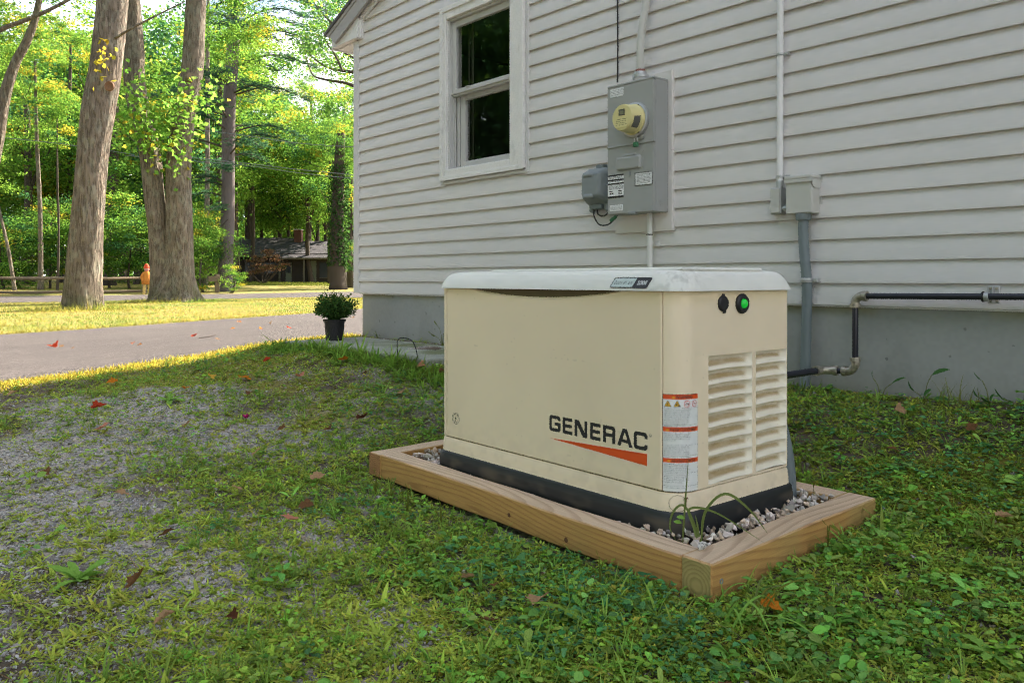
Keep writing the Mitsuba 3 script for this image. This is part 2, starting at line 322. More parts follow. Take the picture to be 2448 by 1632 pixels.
# ------------------------------------------------------------------ terrain
CP = np.array([
 (-6.2, 0.0, -.03), (-5, 0, -.02), (-4, 0, -.02), (-3, 0, -.01), (-2, 0, -.04), (-1, 0, -.005), (0, 0, 0), (2, 0, 0), (5, 0, 0), (-2, 1.5, -.03), (2, 2, 0), (-6, 3, -.05), (-6, 9, -.08), (3, 9, 0),
 (-1.1, -.97, -.285), (-1.1, -1.5, -.315), (-1.15, -1.97, -.338), (-2.9, -1.93, -.345), (-2.0, -1.97, -.362), (-2.5, -1.45, -.325), (-1.6, -.95, -.285), (-2.7, -.95, -.26), (-3.4, -1.0, -.18),
 (-4.2, -.85, -.06), (-5.2, -.85, -.05), (-6.1, -.8, -.06), (-3.2, -.5, -.07), (-1.8, -.45, -.13), (-.8, -.45, -.12), (0, -.5, -.14), (0, -1.2, -.30), (.6, -2, -.38),
 (0, -3.6, -.46), (-2.0, -3.3, -.42), (-1.0, -2.6, -.40), (-3.2, -2.6, -.36), (-3.6, -3.3, -.38), (-4.5, -2.3, -.27), (-5.4, -2.75, -.26), (-6.3, -2.7, -.235), (-6.2, -1.4, -.13), (-5, -1.6, -.18), (-4, -1.6, -.24),
 (1.5, -4, -.48), (-2, -6, -.5), (-6, -6, -.32), (5, -5, -.5), (6, -12, -.6), (-6, -14, -.5),
 (-9, -3, -.26), (-9, 2, -.14), (-12, -2, -.22), (-14, 2, -.20), (-11, 8, -.15), (-18, 1, -.20), (-18, -8, -.25), (-20, 8, -.18), (-27, 3, -.22), (-27, 14, -.2), (-27, -10, -.25), (-31, 5, -.2), (-35, 10, -.18), (-35, -6, -.2), (-31, 25, -.15), (-31, -25, -.25),
 (-42, 20, .0), (-45, 0, .05), (-60, 30, .2), (-60, 0, .3), (-60, -30, .3), (-90, 30, .8), (-90, -40, .8), (-40, 60, .2), (0, 60, 0), (40, 40, 0), (40, -40, -.5), (0, -50, -.5), (-40, -60, 0)], float)
_rbf = RBFInterpolator(CP[:, :2] * [1, 1], CP[:, 2], kernel='linear', smoothing=0.02, neighbors=24)
def h0(x, y):
    x, y = np.asarray(x, float), np.asarray(y, float)
    q = np.stack([np.clip(x, -100, 45).ravel(), np.clip(y, -60, 65).ravel()], 1)
    return _rbf(q).reshape(x.shape)
def height(x, y):
    x, y = np.asarray(x, float), np.asarray(y, float)
    p = np.stack([x, y, x * 0], -1)
    m = np.clip((x + 6.4) / 0.4, 0, 1) * np.clip(-(y + 0.05) / 0.3, 0, 1)
    frame = np.clip(1 - np.maximum(np.maximum(-2.95 - x, x + 1.14), np.maximum(-1.98 - y, y + 0.93)) / 0.12, 0, 1)
    return h0(x, y) + m * (1 - 0.7 * frame) * ((meshkit.fbm(p * 3.0, 3, 5) - 0.5) * 0.07 + (meshkit.fbm(p * 14, 3, 9) - 0.5) * 0.022)
def sheet(xs, ys, fz):
    X, Y = np.meshgrid(xs, ys, indexing='ij')
    V = np.stack([X, Y, fz(X, Y)], -1).reshape(-1, 3)
    n, m = len(xs), len(ys); i, j = np.meshgrid(np.arange(n - 1), np.arange(m - 1), indexing='ij'); a = (i * m + j).ravel()
    return V, np.vstack([np.stack([a, a + m, a + m + 1], 1), np.stack([a, a + m + 1, a + 1], 1)])
xs = np.unique(np.r_[np.linspace(-260, -100, 9), np.arange(-100, -40, 3.0), np.arange(-40, -7, 0.5), np.arange(-7, 1.0, 0.03), np.arange(1.0, 8, 0.5), np.arange(8, 60, 6), np.linspace(60, 220, 6)])
ys = np.unique(np.r_[np.linspace(-220, -60, 6), np.arange(-60, -10, 4.0), np.arange(-10, -4.4, 0.4), np.arange(-4.4, 0.12, 0.03), np.arange(0.12, 20, 0.6), np.arange(20, 70, 4), np.linspace(70, 260, 7)])
tag(obj('ground', sheet(xs, ys, height), 'ground_mat', smooth=True), 'yard of crushed stone, soil and moss sloping away from the house', kind='structure')
def strip(sA, sB, nc, off, wob=0.0, seed=1):
    """A sheet between two edge curves (n,2), laid on the terrain."""
    n = len(sA); t = np.linspace(0, 1, nc)
    P = sA[:, None] * (1 - t)[None, :, None] + sB[:, None] * t[None, :, None]
    if wob:
        P[:, 0, 0] += wob * (meshkit.fbm(np.stack([sA[:, 1] * 3, sA[:, 1] * 0, sA[:, 1] * 0], 1), 3, seed) - 0.5)
        P[:, -1, 0] += wob * (meshkit.fbm(np.stack([sB[:, 1] * 3, sB[:, 1] * 0, sB[:, 1] * 0], 1), 3, seed + 5) - 0.5)
    z = h0(P[..., 0], P[..., 1]) + off
    z[:, 0] -= 0.02; z[:, -1] -= 0.02
    V = np.concatenate([P, z[..., None]], -1).reshape(-1, 3)
    i, j = np.meshgrid(np.arange(n - 1), np.arange(nc - 1), indexing='ij'); a = (i * nc + j).ravel()
    return V, np.vstack([np.stack([a, a + nc, a + nc + 1], 1), np.stack([a, a + nc + 1, a + 1], 1)])
farE = curve([(-11, -26), (-11.1, -8), (-11.7, -1.85), (-13.4, 1.7), (-15.6, 5.5), (-20, 9.2), (-28, 12.0)], 30)
nearE = curve([(-6.3, -26), (-6.3, -8), (-6.32, -2.6), (-6.26, -1.0), (-6.20, 3.0), (-6.5, 9.5), (-12, 15), (-28, 19)], 26)
def resample(c, n):
    d = np.r_[0, np.cumsum(np.linalg.norm(np.diff(c, axis=0), axis=1))]; s = np.linspace(0, d[-1], n)
    return np.stack([np.interp(s, d, c[:, k]) for k in range(2)], 1)
tag(obj('driveway', strip(resample(nearE, 420), resample(farE, 420), 30, 0.020, 0.10), 'asphalt_mat', smooth=True), 'sunlit grey asphalt driveway curving past the house', kind='structure')
ry = np.arange(-90, 110, 1.5)
roadA, roadB = np.stack([-27.3 + 0 * ry, ry], 1), np.stack([-34.6 + 0 * ry, ry], 1)
tag(obj('road', strip(roadB, roadA, 16, 0.03, 0.25), 'asphalt_mat', smooth=True), 'asphalt road in dappled shade beyond the trees', kind='structure')
ly = np.arange(-45, 11, 0.5)
lawnE = np.stack([np.interp(ly, farE[:, 1], farE[:, 0]) - 0.02, ly], 1)
tag(obj('lawn', strip(np.stack([-27.28 + 0 * ly, ly], 1), lawnE, 30, 0.012), 'lawn_mat', smooth=True), 'sunlit yellow green lawn between driveway and road', kind='structure')
hy = np.arange(0, 60, 1.0)
tag(obj('far_lawn', strip(np.stack([-62 + 0 * hy, hy], 1), np.stack([-34.7 + 0 * hy, hy], 1), 24, 0.012), 'lawn_mat', smooth=True), 'shaded lawn in front of the dark ranch house', kind='structure')
SX0, SX1, SY0, SY1 = -5.95, -4.0, -0.80, -0.10
tag(obj('path', cbox(SX0, SX1, SY0, SY1, -0.12, -0.012, 0.008), 'slab_mat'), 'mossy concrete slab along the foundation at the house corner', kind='structure')

# ------------------------------------------------------------------ the house: a gable end in shade
H = thing('house', 'light grey clapboard house with white trimmed window on its gable end', 'house')
ZB, CO = 0.349, 0.1016            # bottom of the siding, height of one course
XL, XR, RIDGE, SL = -6.2, 3.9, -1.15, 0.41
def rake_z(x): return 2.71 + SL * (x + 6.1) if x < RIDGE else 2.71 + SL * (2 * RIDGE - x + 6.1)
def rake_x(z): return max(-6.145, (z - 2.71) / SL - 6.1)
def plank(x0, x1, z0, seed, cut=None, lap=0.0):
    """One course of vinyl siding: a slightly bowed face with a butt edge, gently wavy along its length."""
    n = max(2, int((x1 - x0) / 0.12) + 1)
    xs_ = np.linspace(x0, x1, n)
    prof = [(0.006, z0 + 0.005), (-0.0155, z0 + 0.0005), (-0.0175, z0 + 0.003), (-0.0168, z0 + 0.02), (-0.0110, z0 + 0.06), (0.0, z0 + CO + 0.003), (0.006, z0 + CO + 0.003)]
    V = []
    for i, (y, z) in enumerate(prof):
        w = (meshkit.noise(np.stack([xs_ * 1.6, xs_ * 0 + seed * 3.7, xs_ * 0], 1)) - 0.5) * 0.0018 + (meshkit.noise(np.stack([xs_ * 5, xs_ * 0 + seed * 1.7, xs_ * 0], 1), 3) - 0.5) * 0.0006
        xx = np.maximum(xs_, rake_x(min(z, z0 + CO)) - 0.02) if cut else xs_
        V.append(np.stack([xx, y - lap + (w if 0 < i < 6 else 0 * w), z + 0.15 * w], 1))
    k = len(prof); V = np.stack(V, 1).reshape(-1, 3)
    i, j = np.meshgrid(np.arange(n - 1), np.arange(k - 1), indexing='ij'); a = (i * k + j).ravel()
    F = np.vstack([np.stack([a, a + k, a + k + 1], 1), np.stack([a, a + k + 1, a + 1], 1)])
    ends = [(0, q, q + 1) for q in range(1, k - 1)] + [((n - 1) * k, (n - 1) * k + q + 1, (n - 1) * k + q) for q in range(1, k - 1)]
    return trimesh.Trimesh(V, np.vstack([F, ends]), process=False)
WX0, WX1, WZ0, WZ1 = -4.885, -3.99, 1.235, 2.455
rs = RS(4)
SEAMS = {0: -4.80, 1: None, 2: -2.66, 3: -5.3, 4: -3.45, 5: -2.68, 6: None, 7: -3.55, 8: None, 9: -2.2, 10: -5.25, 11: -5.55, 12: -3.2}
for k in range(44):
    z0 = ZB + k * CO
    x0 = rake_x(z0 + CO * 0.2) if z0 > 2.53 else -6.145
    x1 = 2 * RIDGE - rake_x(z0 + CO) + 0.02 if z0 > 2.53 else XR - 0.03
    if x1 - x0 < 0.3: break
    spans = [(x0, x1)]
    if z0 + CO > WZ0 and z0 < WZ1: spans = [(x0, WX0), (WX1, x1)]
    s = SEAMS.get(k // 2)
    for a, b in spans:
        if s and a + 0.2 < s < b - 0.2:
            obj('siding_plank', plank(a, s + 0.02, z0, k // 2 + 60, z0 > 2.53), 'siding_mat', H, 35)
            obj('siding_plank', plank(s, b, z0, k // 2 + 20, z0 > 2.53, 0.0022), 'siding_mat', H, 35)
        else:
            obj('siding_plank', plank(a, b, z0, k // 2, z0 > 2.53), 'siding_mat', H, 35)
# sheathing behind the siding, other walls, roof and foundation
GX0, GX1, GZ0, GZ1 = -4.845, -4.13, 1.29, 2.385
gab = Polygon([(XL, 0.352), (XR, 0.352), (XR, rake_z(XR)), (RIDGE, rake_z(RIDGE)), (XL, rake_z(XL))]).difference(sbox(GX0, GZ0, GX1, GZ1))
sheath = ext(gab, 0.10, 0.105)
obj('wall', cat(sheath, cbox(XL, XL + 0.12, 0.11, 9, 0.352, 2.55), cbox(XR - 0.12, XR, 0.11, 9, 0.352, 2.55),
    moved(mesh_of(ext(gab, 0.1, 8.99)), np.eye(4))), 'siding_mat', H)
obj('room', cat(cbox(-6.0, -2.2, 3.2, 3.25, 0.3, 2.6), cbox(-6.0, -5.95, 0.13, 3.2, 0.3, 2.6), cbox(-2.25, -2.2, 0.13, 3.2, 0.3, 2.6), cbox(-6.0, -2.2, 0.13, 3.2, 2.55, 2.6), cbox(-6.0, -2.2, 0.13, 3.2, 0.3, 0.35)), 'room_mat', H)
def wav(x): return 0.0
obj('foundation', cat(cbox(-6.135, XR - 0.05, 0.012, 0.25, -0.9, 0.352, 0.004), cbox(-6.135, -5.9, 0.25, 9, -0.9, 0.352), cbox(XR - 0.3, XR - 0.05, 0.25, 9, -0.9, 0.352), cbox(-5.9, XR - 0.3, 8.75, 9, -0.9, 0.352)), 'concrete_mat', H)
obj('corner_trim', cat(cbox(-6.235, -6.147, -0.020, 0.012, 0.352, 2.535, 0.004), cbox(-6.235, -6.215, 0.012, 0.10, 0.352, 2.535, 0.004)), 'corner_mat', H)
obj('starter_strip', cbox(-6.145, XR - 0.03, -0.006, 0.02, 0.342, 0.3505, 0.001), 'trim_mat', H)
# roof slabs with rake and eave edges
def slab(x0, x1, y0, y1, lift, thick):
    z = lambda x: rake_z(x) + lift
    pts = [(x, y, z(x) + d) for x in (x0, x1) for y in (y0, y1) for d in (0, thick)]
    return Manifold.hull_points(np.array(pts, float))
EX = -6.60
rf = obj('roof', cat(slab(EX - 0.02, RIDGE, -0.10, 9.15, 0.160, 0.03), slab(RIDGE, 2 * RIDGE - EX + 0.02, -0.10, 9.15, 0.160, 0.03)), 'shingle_mat', H)
fas = Polygon([(-6.458, rake_z(-6.458)), (RIDGE, rake_z(RIDGE)), (RIDGE, rake_z(RIDGE) + 0.158), (-6.585, rake_z(-6.585) + 0.158)])
obj('rake_fascia', cat(ext(fas, 0.022, -0.060), slab(RIDGE, 2 * RIDGE - EX, -0.085, -0.062, 0.0, 0.158)), 'fascia_mat', H)
drp = Polygon([(-6.57, rake_z(-6.57) + 0.125), (RIDGE, rake_z(RIDGE) + 0.125), (RIDGE, rake_z(RIDGE) + 0.1605), (-6.60, rake_z(-6.60) + 0.1605)])
obj('drip_edge', cat(ext(drp, 0.006, -0.083), slab(RIDGE, 2 * RIDGE - EX + 0.01, -0.092, -0.086, 0.125, 0.036)), 'fascia_mat', H)
obj('rake_soffit', cat(slab(-6.40, RIDGE, -0.0595, 0.004, 0.03, 0.10), slab(RIDGE, 2 * RIDGE - EX, -0.0615, 0.004, 0.03, 0.10)), 'trim_mat', H)
obj('rake_trim', cat(slab(-6.13, RIDGE, -0.030, -0.0155, -0.035, 0.070), slab(-6.13, RIDGE, -0.038, -0.0305, -0.012, 0.050)), 'trim_mat', H)
zc = rake_z(-6.13)
pork = Polygon([(-6.545, 2.548), (-6.13, 2.548), (-6.13, zc + 0.05), (-6.40, rake_z(-6.40) + 0.05), (-6.545, 2.60)])
obj('eave_return', cat(ext(pork, 0.055, 0.0), cbox(-6.131, -6.071, -0.046, 0.002, 2.534, zc - 0.005, 0.003), cbox(-6.150, -6.090, -0.058, -0.047, 2.540, zc + 0.012, 0.003)), 'trim_mat', H)
obj('eave_soffit', cat(cbox(-6.55, -6.21, 0.002, 9.0, 2.538, 2.548, 0.001), cbox(-6.56, -6.545, -0.054, 9.1, 2.53, 2.63, 0.002)), 'trim_mat', H)
# window
wn = 'house__window'
TAKEN[wn] = 1
def part2(name, mesh, m, smooth=False): return obj(name, mesh, m, wn, smooth)
part2('casing', cat(cbox(-4.915, -4.853, -0.036, 0.01, 1.207, 2.482, 0.004), cbox(-4.128, -4.062 + 0.078, -0.036, 0.01, 1.207, 2.482, 0.004),
    cbox(-4.853, -4.128, -0.034, 0.01, 2.396, 2.482, 0.004), cbox(-4.853, -4.128, -0.034, 0.01, 1.207, 1.282, 0.004),
    cbox(-4.925, -4.885, -0.044, -0.0365, 1.200, 2.49, 0.003), cbox(-4.03, -3.984, -0.044, -0.0365, 1.200, 2.49, 0.003), cbox(-4.885, -4.03, -0.044, -0.0345, 1.200, 1.232, 0.003), cbox(-4.885, -4.03, -0.044, -0.0345, 2.452, 2.49, 0.003)), 'casing_mat')
part2('surround', cat(cbox(-3.983, -3.953, -0.020, 0.0, 1.192, 2.5, 0.003), cbox(-4.935, -3.953, -0.024, 0.0, 1.176, 1.199, 0.003), cbox(-4.94, -4.926, -0.020, 0.0, 1.192, 2.5, 0.003), cbox(-4.94, -3.953, -0.02, 0.0, 2.491, 2.515, 0.003)), 'corner_mat')
part2('jamb', cat(cbox(-4.853, -4.838, -0.012, 0.105, 1.283, 2.395, 0.002), cbox(-4.137, -4.128, -0.012, 0.105, 1.283, 2.395, 0.002), cbox(-4.838, -4.137, -0.012, 0.105, 2.380, 2.395, 0.002), cbox(-4.838, -4.137, -0.012, 0.105, 1.283, 1.292, 0.002),
    cbox(-4.837, -4.80, 0.050, 0.060, 1.293, 1.84, 0.001), cbox(-4.837, -4.822, 0.030, 0.038, 1.293, 2.37, 0.001)), 'vinyl_mat')
def sash(x0, x1, z0, z1, y0, y1, side, top, bot): return cat(cbox(x0, x0 + side, y0, y1, z0, z1), cbox(x1 - side, x1, y0, y1, z0, z1), cbox(x0 + side, x1 - side, y0 + .001, y1, z1 - top, z1), cbox(x0 + side, x1 - side, y0 + .001, y1, z0, z0 + bot))
part2('upper_sash', cat(sash(-4.837, -4.138, 1.825, 2.379, 0.012, 0.044, 0.045, 0.045, 0.05), cbox(-4.837, -4.138, 0.002, 0.0115, 1.838, 1.852, 0.002), cbox(-4.66, -4.62, -0.002, 0.0115, 1.868, 1.874, 0.001)), 'vinyl_mat')
part2('lower_sash', sash(-4.80, -4.138, 1.293, 1.834, 0.061, 0.093, 0.058, 0.04, 0.05), 'vinyl_mat')
def sheet_xz(x0, x1, z0, z1, y): return trimesh.Trimesh(np.array([[x0, y, z0], [x1, y, z0], [x1, y, z1], [x0, y, z1]]), np.array([[0, 1, 2], [0, 2, 3]]), process=False)
part2('pane', sheet_xz(-4.80, -4.17, 1.86, 2.34, 0.0285), 'glass_mat')
part2('pane', sheet_xz(-4.75, -4.18, 1.33, 1.80, 0.0785), 'glass_mat')
sl = [cbox(-4.83 + i * 0.024, -4.83 + i * 0.024 + 0.017, 0.16 + 0.012 * (i % 2), 0.165 + 0.012 * (i % 2), 1.1, 2.5, 0.001) for i in range(3)]
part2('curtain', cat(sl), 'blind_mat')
# backing board that the meter cabinet hangs on
obj('mounting_board', cat(cbox(-3.181, -2.778, -0.030, 0.0, 0.737, 1.62, 0.002), cbox(-2.778, -2.765, -0.034, 0.0, 0.737, 1.1785, 0.002), cbox(-2.778, -2.765, -0.034, 0.0, 1.1815, 1.62, 0.002)), mat('board_mat', (0.60, 0.575, 0.555), 0.5), H)

# ------------------------------------------------------------------ meter cabinet on the wall
M = thing('meter_cabinet', 'tall grey steel electric meter cabinet on the clapboard wall', 'electric meter')
Yf = -0.150
obj('cabinet', cat(cbox(-3.131, -2.798, Yf + 0.006, -0.031, 0.838, 1.556, 0.004)), 'box_grey', M)
obj('hood', cat(cbox(-3.134, -2.792, Yf - 0.004, -0.031, 1.5565, 1.570, 0.004), cbox(-2.7975, -2.7945, Yf + 0.01, -0.031, 0.84, 1.556, 0.001)), 'box_grey', M)
up = Polygon([(-3.130, 1.226), (-2.7985, 1.226), (-2.7985, 1.5555), (-3.130, 1.5555)])
obj('upper_cover', ext(up, 0.008, Yf + 0.0058), 'box_grey', M)
obj('seam_flange', cbox(-3.133, -2.785, Yf - 0.007, Yf + 0.0055, 1.214, 1.2255, 0.002), 'box_grey', M)
lo = Polygon([(-3.130, 0.842), (-2.7985, 0.842), (-2.7985, 1.2135), (-3.130, 1.2135)])
obj('door', ext(lo, 0.007, Yf + 0.0058), 'box_grey', M)
obj('door_plate', cat(ext(rrect(-3.066, 1.062, -2.868, 1.188, 0.004), 0.0015, Yf - 0.0013), ext(unary_union([sbox(-2.985, 1.045, -2.930, 1.063), Polygon([(-3.0, 1.063), (-2.91, 1.063), (-2.94, 1.040), (-2.975, 1.040)])]), 0.0016, Yf - 0.0013)), 'box_grey', M)
bl = Manifold.hull(Manifold.batch_hull([Manifold.sphere(0.012, 24).translate([x, Yf - 0.006, z]) for x in (-3.045, -2.893) for z in (1.092, 1.142)]))
rib = Manifold.batch_hull([Manifold.sphere(0.008, 16).translate([x, Yf - 0.004, 1.160]) for x in (-3.0, -2.925)])
obj('breaker_flap', cat(bl, rib), 'box_grey', M, 40)
obj('latch', cat(cbox(-2.966, -2.955, Yf - 0.008, Yf - 0.003, 1.047, 1.070, 0.001)), 'box_grey_dark', M)
obj('knockout', cat(tube([(-2.7950, -0.078, 0.904), (-2.7926, -0.078, 0.904)], 0.034, 32), tube([(-2.7945, -0.078, 0.904), (-2.7912, -0.078, 0.904)], 0.024, 32), tube([(-2.7945, -0.078, 0.904), (-2.790, -0.078, 0.904)], 0.013, 32)), 'box_grey', M, 30)
def paper(parent, name, x0, x1, z0, z1, y, bars, border=0.0, ink='ink_mat', base='paper_mat'):
    k = obj(name, ext(sbox(x0, z0, x1, z1), 0.0006, y), base, parent)
    sh = []
    if border: sh.append(sbox(x0, z0, x1, z1).difference(sbox(x0 + border, z0 + border, x1 - border, z1 - border)))
    for a, b, c, d in bars: sh.append(sbox(x0 + a * (x1 - x0), z1 - d * (z1 - z0), x0 + b * (x1 - x0), z1 - c * (z1 - z0)))
    obj('print', ext(unary_union(sh), 0.0003, y - 0.0007), ink, k)
rs = RS(11)
def lines(n, t0, t1, l=0.06, r=0.95, fill=0.45):
    out, hgt = [], (t1 - t0) / n
    for i in range(n):
        x = l
        while x < r - 0.03:
            w = rs.uniform(0.03, 0.13); out.append((x, min(x + w, r), t0 + i * hgt, t0 + i * hgt + hgt * fill)); x += w + 0.02
    return out
yl = Yf - 0.0035
mat('ink_grey', (0.30, 0.31, 0.31), 0.5)
paper(M, 'sticker', -3.108, -3.010, 1.501, 1.547, yl, lines(4, 0.15, 0.9), ink='ink_grey')
paper(M, 'sticker', -3.112, -3.014, 0.856, 0.890, yl, lines(4, 0.15, 0.9), ink='ink_grey')
paper(M, 'warning_label', -3.127, -3.009, 0.931, 1.062, yl, [(0, 1, 0.0, 0.07), (0, 1, 0.20, 0.27), (0, 1, 0.36, 0.43), (0, 1, 0.92, 1.0)] + lines(2, 0.09, 0.19) + lines(1, 0.29, 0.35) + lines(5, 0.45, 0.66) + [(0.1, 0.3, 0.70, 0.74), (0.65, 0.9, 0.70, 0.74), (0.12, 0.22, 0.78, 0.84), (0.26, 0.36, 0.78, 0.84), (0.68, 0.76, 0.78, 0.88), (0.80, 0.88, 0.78, 0.88)])
paper(M, 'notice', -2.927, -2.803, 0.984, 1.057, yl, lines(7, 0.16, 0.9, 0.12, 0.9, 0.35), border=0.004)
MX, MZ = -2.921, 1.348
obj('meter_ring', lathe([(0.0, 0.0), (0.094, 0.0), (0.097, 0.006), (0.095, 0.020), (0.086, 0.024), (0.082, 0.018), (0.0, 0.018)], '-y', 40, (MX, Yf - 0.002, MZ)), 'galv', M, 35)
mt = obj('meter', lathe([(0.0, 0.018), (0.083, 0.018), (0.084, 0.030), (0.079, 0.034), (0.076, 0.055), (0.073, 0.108), (0.069, 0.116), (0.0, 0.118)], '-y', 40, (MX, Yf - 0.002, MZ)), 'meter_cream', M, 35)
yfc = Yf - 0.002 - 0.1185
obj('face', ext(rrect(MX - 0.050, MZ - 0.055, MX + 0.050, MZ + 0.004, 0.02), 0.002, yfc), 'meter_cream', mt)
obj('display', ext(sbox(MX - 0.020, MZ + 0.010, MX + 0.022, MZ + 0.044), 0.002, yfc), 'meter_dark', mt)
mat('lcd_mat', (0.20, 0.20, 0.12), 0.2)
obj('screen', ext(sbox(MX - 0.012, MZ + 0.016, MX + 0.016, MZ + 0.036), 0.001, yfc - 0.0021), 'lcd_mat', mt)
obj('print', ext(unary_union([sbox(MX - 0.04 + i * 0.011, MZ - 0.012 - j * 0.010, MX - 0.04 + i * 0.011 + (0.004 + 0.005 * ((i * 7 + j * 3) % 4) / 3), MZ - 0.009 - j * 0.010) for i in range(7) for j in range(4)]), 0.0004, yfc - 0.0022), 'meter_dark', mt)
obj('side_window', trimesh.Trimesh(*(lambda m: (m.vertices, m.faces))(lathe([(0.0755, 0.050), (0.0765, 0.050), (0.0745, 0.100), (0.0735, 0.100)], '-y', 60, (MX, Yf - 0.002, MZ))), process=False).submesh([np.where((lambda c: (c[:, 0] > MX + 0.045) & (c[:, 2] < MZ + 0.005) & (c[:, 2] > MZ - 0.055))(lathe([(0.0755, 0.050), (0.0765, 0.050), (0.0745, 0.100), (0.0735, 0.100)], '-y', 60, (MX, Yf - 0.002, MZ)).triangles_center))[0]], append=True), 'meter_dark', mt)
obj('ring_slot', cat([cbox(MX + 0.06 * sx - 0.011, MX + 0.06 * sx + 0.011, Yf - 0.028, Yf - 0.022, MZ + 0.068 * sz - 0.004, MZ + 0.068 * sz + 0.004, 0.001) for sx, sz in ((0.5, 1.1), (0.55, -1.08), (-0.9, -0.8))]), 'dark_mat', M)
pl = obj('padlock', cat(cbox(-2.918, -2.888, Yf - 0.034, Yf - 0.016, 1.196, 1.222, 0.003)), 'green_plastic', M)
obj('shackle', tube(curve([(-2.912, Yf - 0.025, 1.222), (-2.910, Yf - 0.025, 1.243), (-2.899, Yf - 0.025, 1.250), (-2.890, Yf - 0.025, 1.240), (-2.889, Yf - 0.025, 1.222)], 5), 0.0032, 8), 'galv', pl, True)
obj('hasp', cat(cbox(-2.915, -2.865, Yf - 0.012, Yf - 0.003, 1.238, 1.252, 0.002), lathe([(0, 0), (0.009, 0), (0.008, 0.012), (0, 0.013)], '-y', 16, (-2.868, Yf - 0.004, 1.252))), 'galv', M)
obj('bottom_clip', cbox(-2.975, -2.925, Yf - 0.010, Yf + 0.02, 0.830, 0.846, 0.003), 'box_grey_dark', M)
hub = obj('conduit_hub', lathe([(0, 0), (0.048, 0), (0.050, 0.016), (0.042, 0.022), (0.046, 0.026), (0.046, 0.042), (0.036, 0.048), (0.034, 0.060), (0.024, 0.063), (0, 0.063)], 'z', 28, (-2.948, -0.082, 1.570)), 'galv', M, 35)
obj('red_bushing', lathe([(0.020, 0.058), (0.0265, 0.060), (0.0265, 0.073), (0.021, 0.073)], 'z', 24, (-2.948, -0.082, 1.570)), mat('red_dull', (0.22, 0.085, 0.07), 0.6), M, 35)
C1 = thing('service_conduit', 'grey service conduit rising from the top of the meter cabinet', 'conduit')
obj('pipe', tube(curve([(-2.948, -0.082, 1.634), (-2.948, -0.082, 1.78), (-2.941, -0.068, 1.92), (-2.932, -0.050, 2.05), (-2.930, -0.046, 2.3), (-2.930, -0.046, 3.6)], 8), 0.0215, 20), 'jbox_mat', C1, True)
obj('strap', cat(tube([(-2.930, -0.046, 2.52), (-2.930, -0.046, 2.545)], 0.025, 20), cbox(-2.97, -2.89, -0.022, -0.014, 2.52, 2.545, 0.002)), 'galv', C1, 30)
tag(obj('cable', tube(curve([(-3.172, -0.020, 3.5), (-3.171, -0.020, 2.6), (-3.172, -0.021, 2.1), (-3.171, -0.020, 1.8), (-3.172, -0.024, 1.50)], 6), 0.0045, 8), 'rubber', smooth=True), 'thin black cable running straight down the siding to the meter cabinet', 'cable')
C2 = thing('ground_conduit', 'thin pale conduit below the meter cabinet', 'conduit')
obj('pipe', tube([(-2.898, -0.062, 0.842), (-2.898, -0.060, 0.6), (-2.896, -0.056, 0.3), (-2.896, -0.05, -0.25)], 0.0145, 16), 'pvc_pale', C2, True)
obj('tie', tube([(-2.898, -0.062, 0.716), (-2.898, -0.062, 0.722)], 0.0175, 16), 'rubber', C2, True)
obj('strap', cat(tube([(-2.898, -0.060, 0.655), (-2.898, -0.060, 0.685)], 0.018, 16), cbox(-2.880, -2.862, -0.028, -0.018, 0.655, 0.685, 0.001)), 'pvc_pale', C2, 30)
# rounded telephone box beside the cabinet
N_ = thing('telephone_box', 'rounded grey plastic telephone box with dangling black wires beside the meter cabinet', 'junction box')
mat('tel_mat', (0.20, 0.225, 0.235), 0.5)
shell = Manifold.batch_hull([Manifold.sphere(r, 24).translate([x, y, z]) for x, s in ((-3.345, 1), (-3.222, -1)) for z, r, y in ((1.085, 0.045, -0.055), (0.955, 0.045, -0.055))] + [Manifold.sphere(0.034, 24).translate([x, -0.105, z]) for x in (-3.335, -3.235) for z in (1.075, 0.975)])
shell = shell.trim_by_plane([0, -1, 0], 0.028)
obj('cover', shell, 'tel_mat', N_, 40)
for z in (1.083, 0.958): obj('bump', Manifold.batch_hull([Manifold.sphere(0.016, 16).translate([x, -0.131, z]) for x in (-3.33, -3.275)]), 'tel_mat', N_, 40)
obj('tab', cat([cbox(x - 0.02, x + 0.02, -0.07, -0.028, 0.868, 0.94, 0.012) for x in (-3.345, -3.222)] + [cbox(-3.215, -3.176, -0.10, -0.03, 1.01, 1.025, 0.004)]), 'tel_mat', N_)
obj('gasket', cbox(-3.325, -3.245, -0.085, -0.03, 0.886, 0.915, 0.004), 'pvc_grey', N_); obj('cable_entry', cbox(-3.31, -3.25, -0.06, -0.02, 1.118, 1.15, 0.003), 'pvc_grey', N_)
obj('wire', tube(curve([(-3.325, -0.06, 0.888), (-3.318, -0.065, 0.845), (-3.275, -0.068, 0.795), (-3.21, -0.066, 0.790), (-3.155, -0.06, 0.825), (-3.128, -0.05, 0.87)], 7), 0.0042, 8), 'rubber', N_, True)
obj('wire', tube(curve([(-3.30, -0.06, 0.888), (-3.288, -0.062, 0.856), (-3.245, -0.062, 0.842), (-3.205, -0.058, 0.868), (-3.196, -0.05, 0.90)], 7), 0.0042, 8), 'rubber', N_, True)
obj('clip', moved(mesh_of(cbox(-0.026, 0.026, -0.008, 0.008, -0.009, 0.009, 0.003)), np.array(T().translate([-3.165, -0.066, 0.822]).rotate([0, 1, 0], -28).matrix, float)), 'green_plastic', N_)

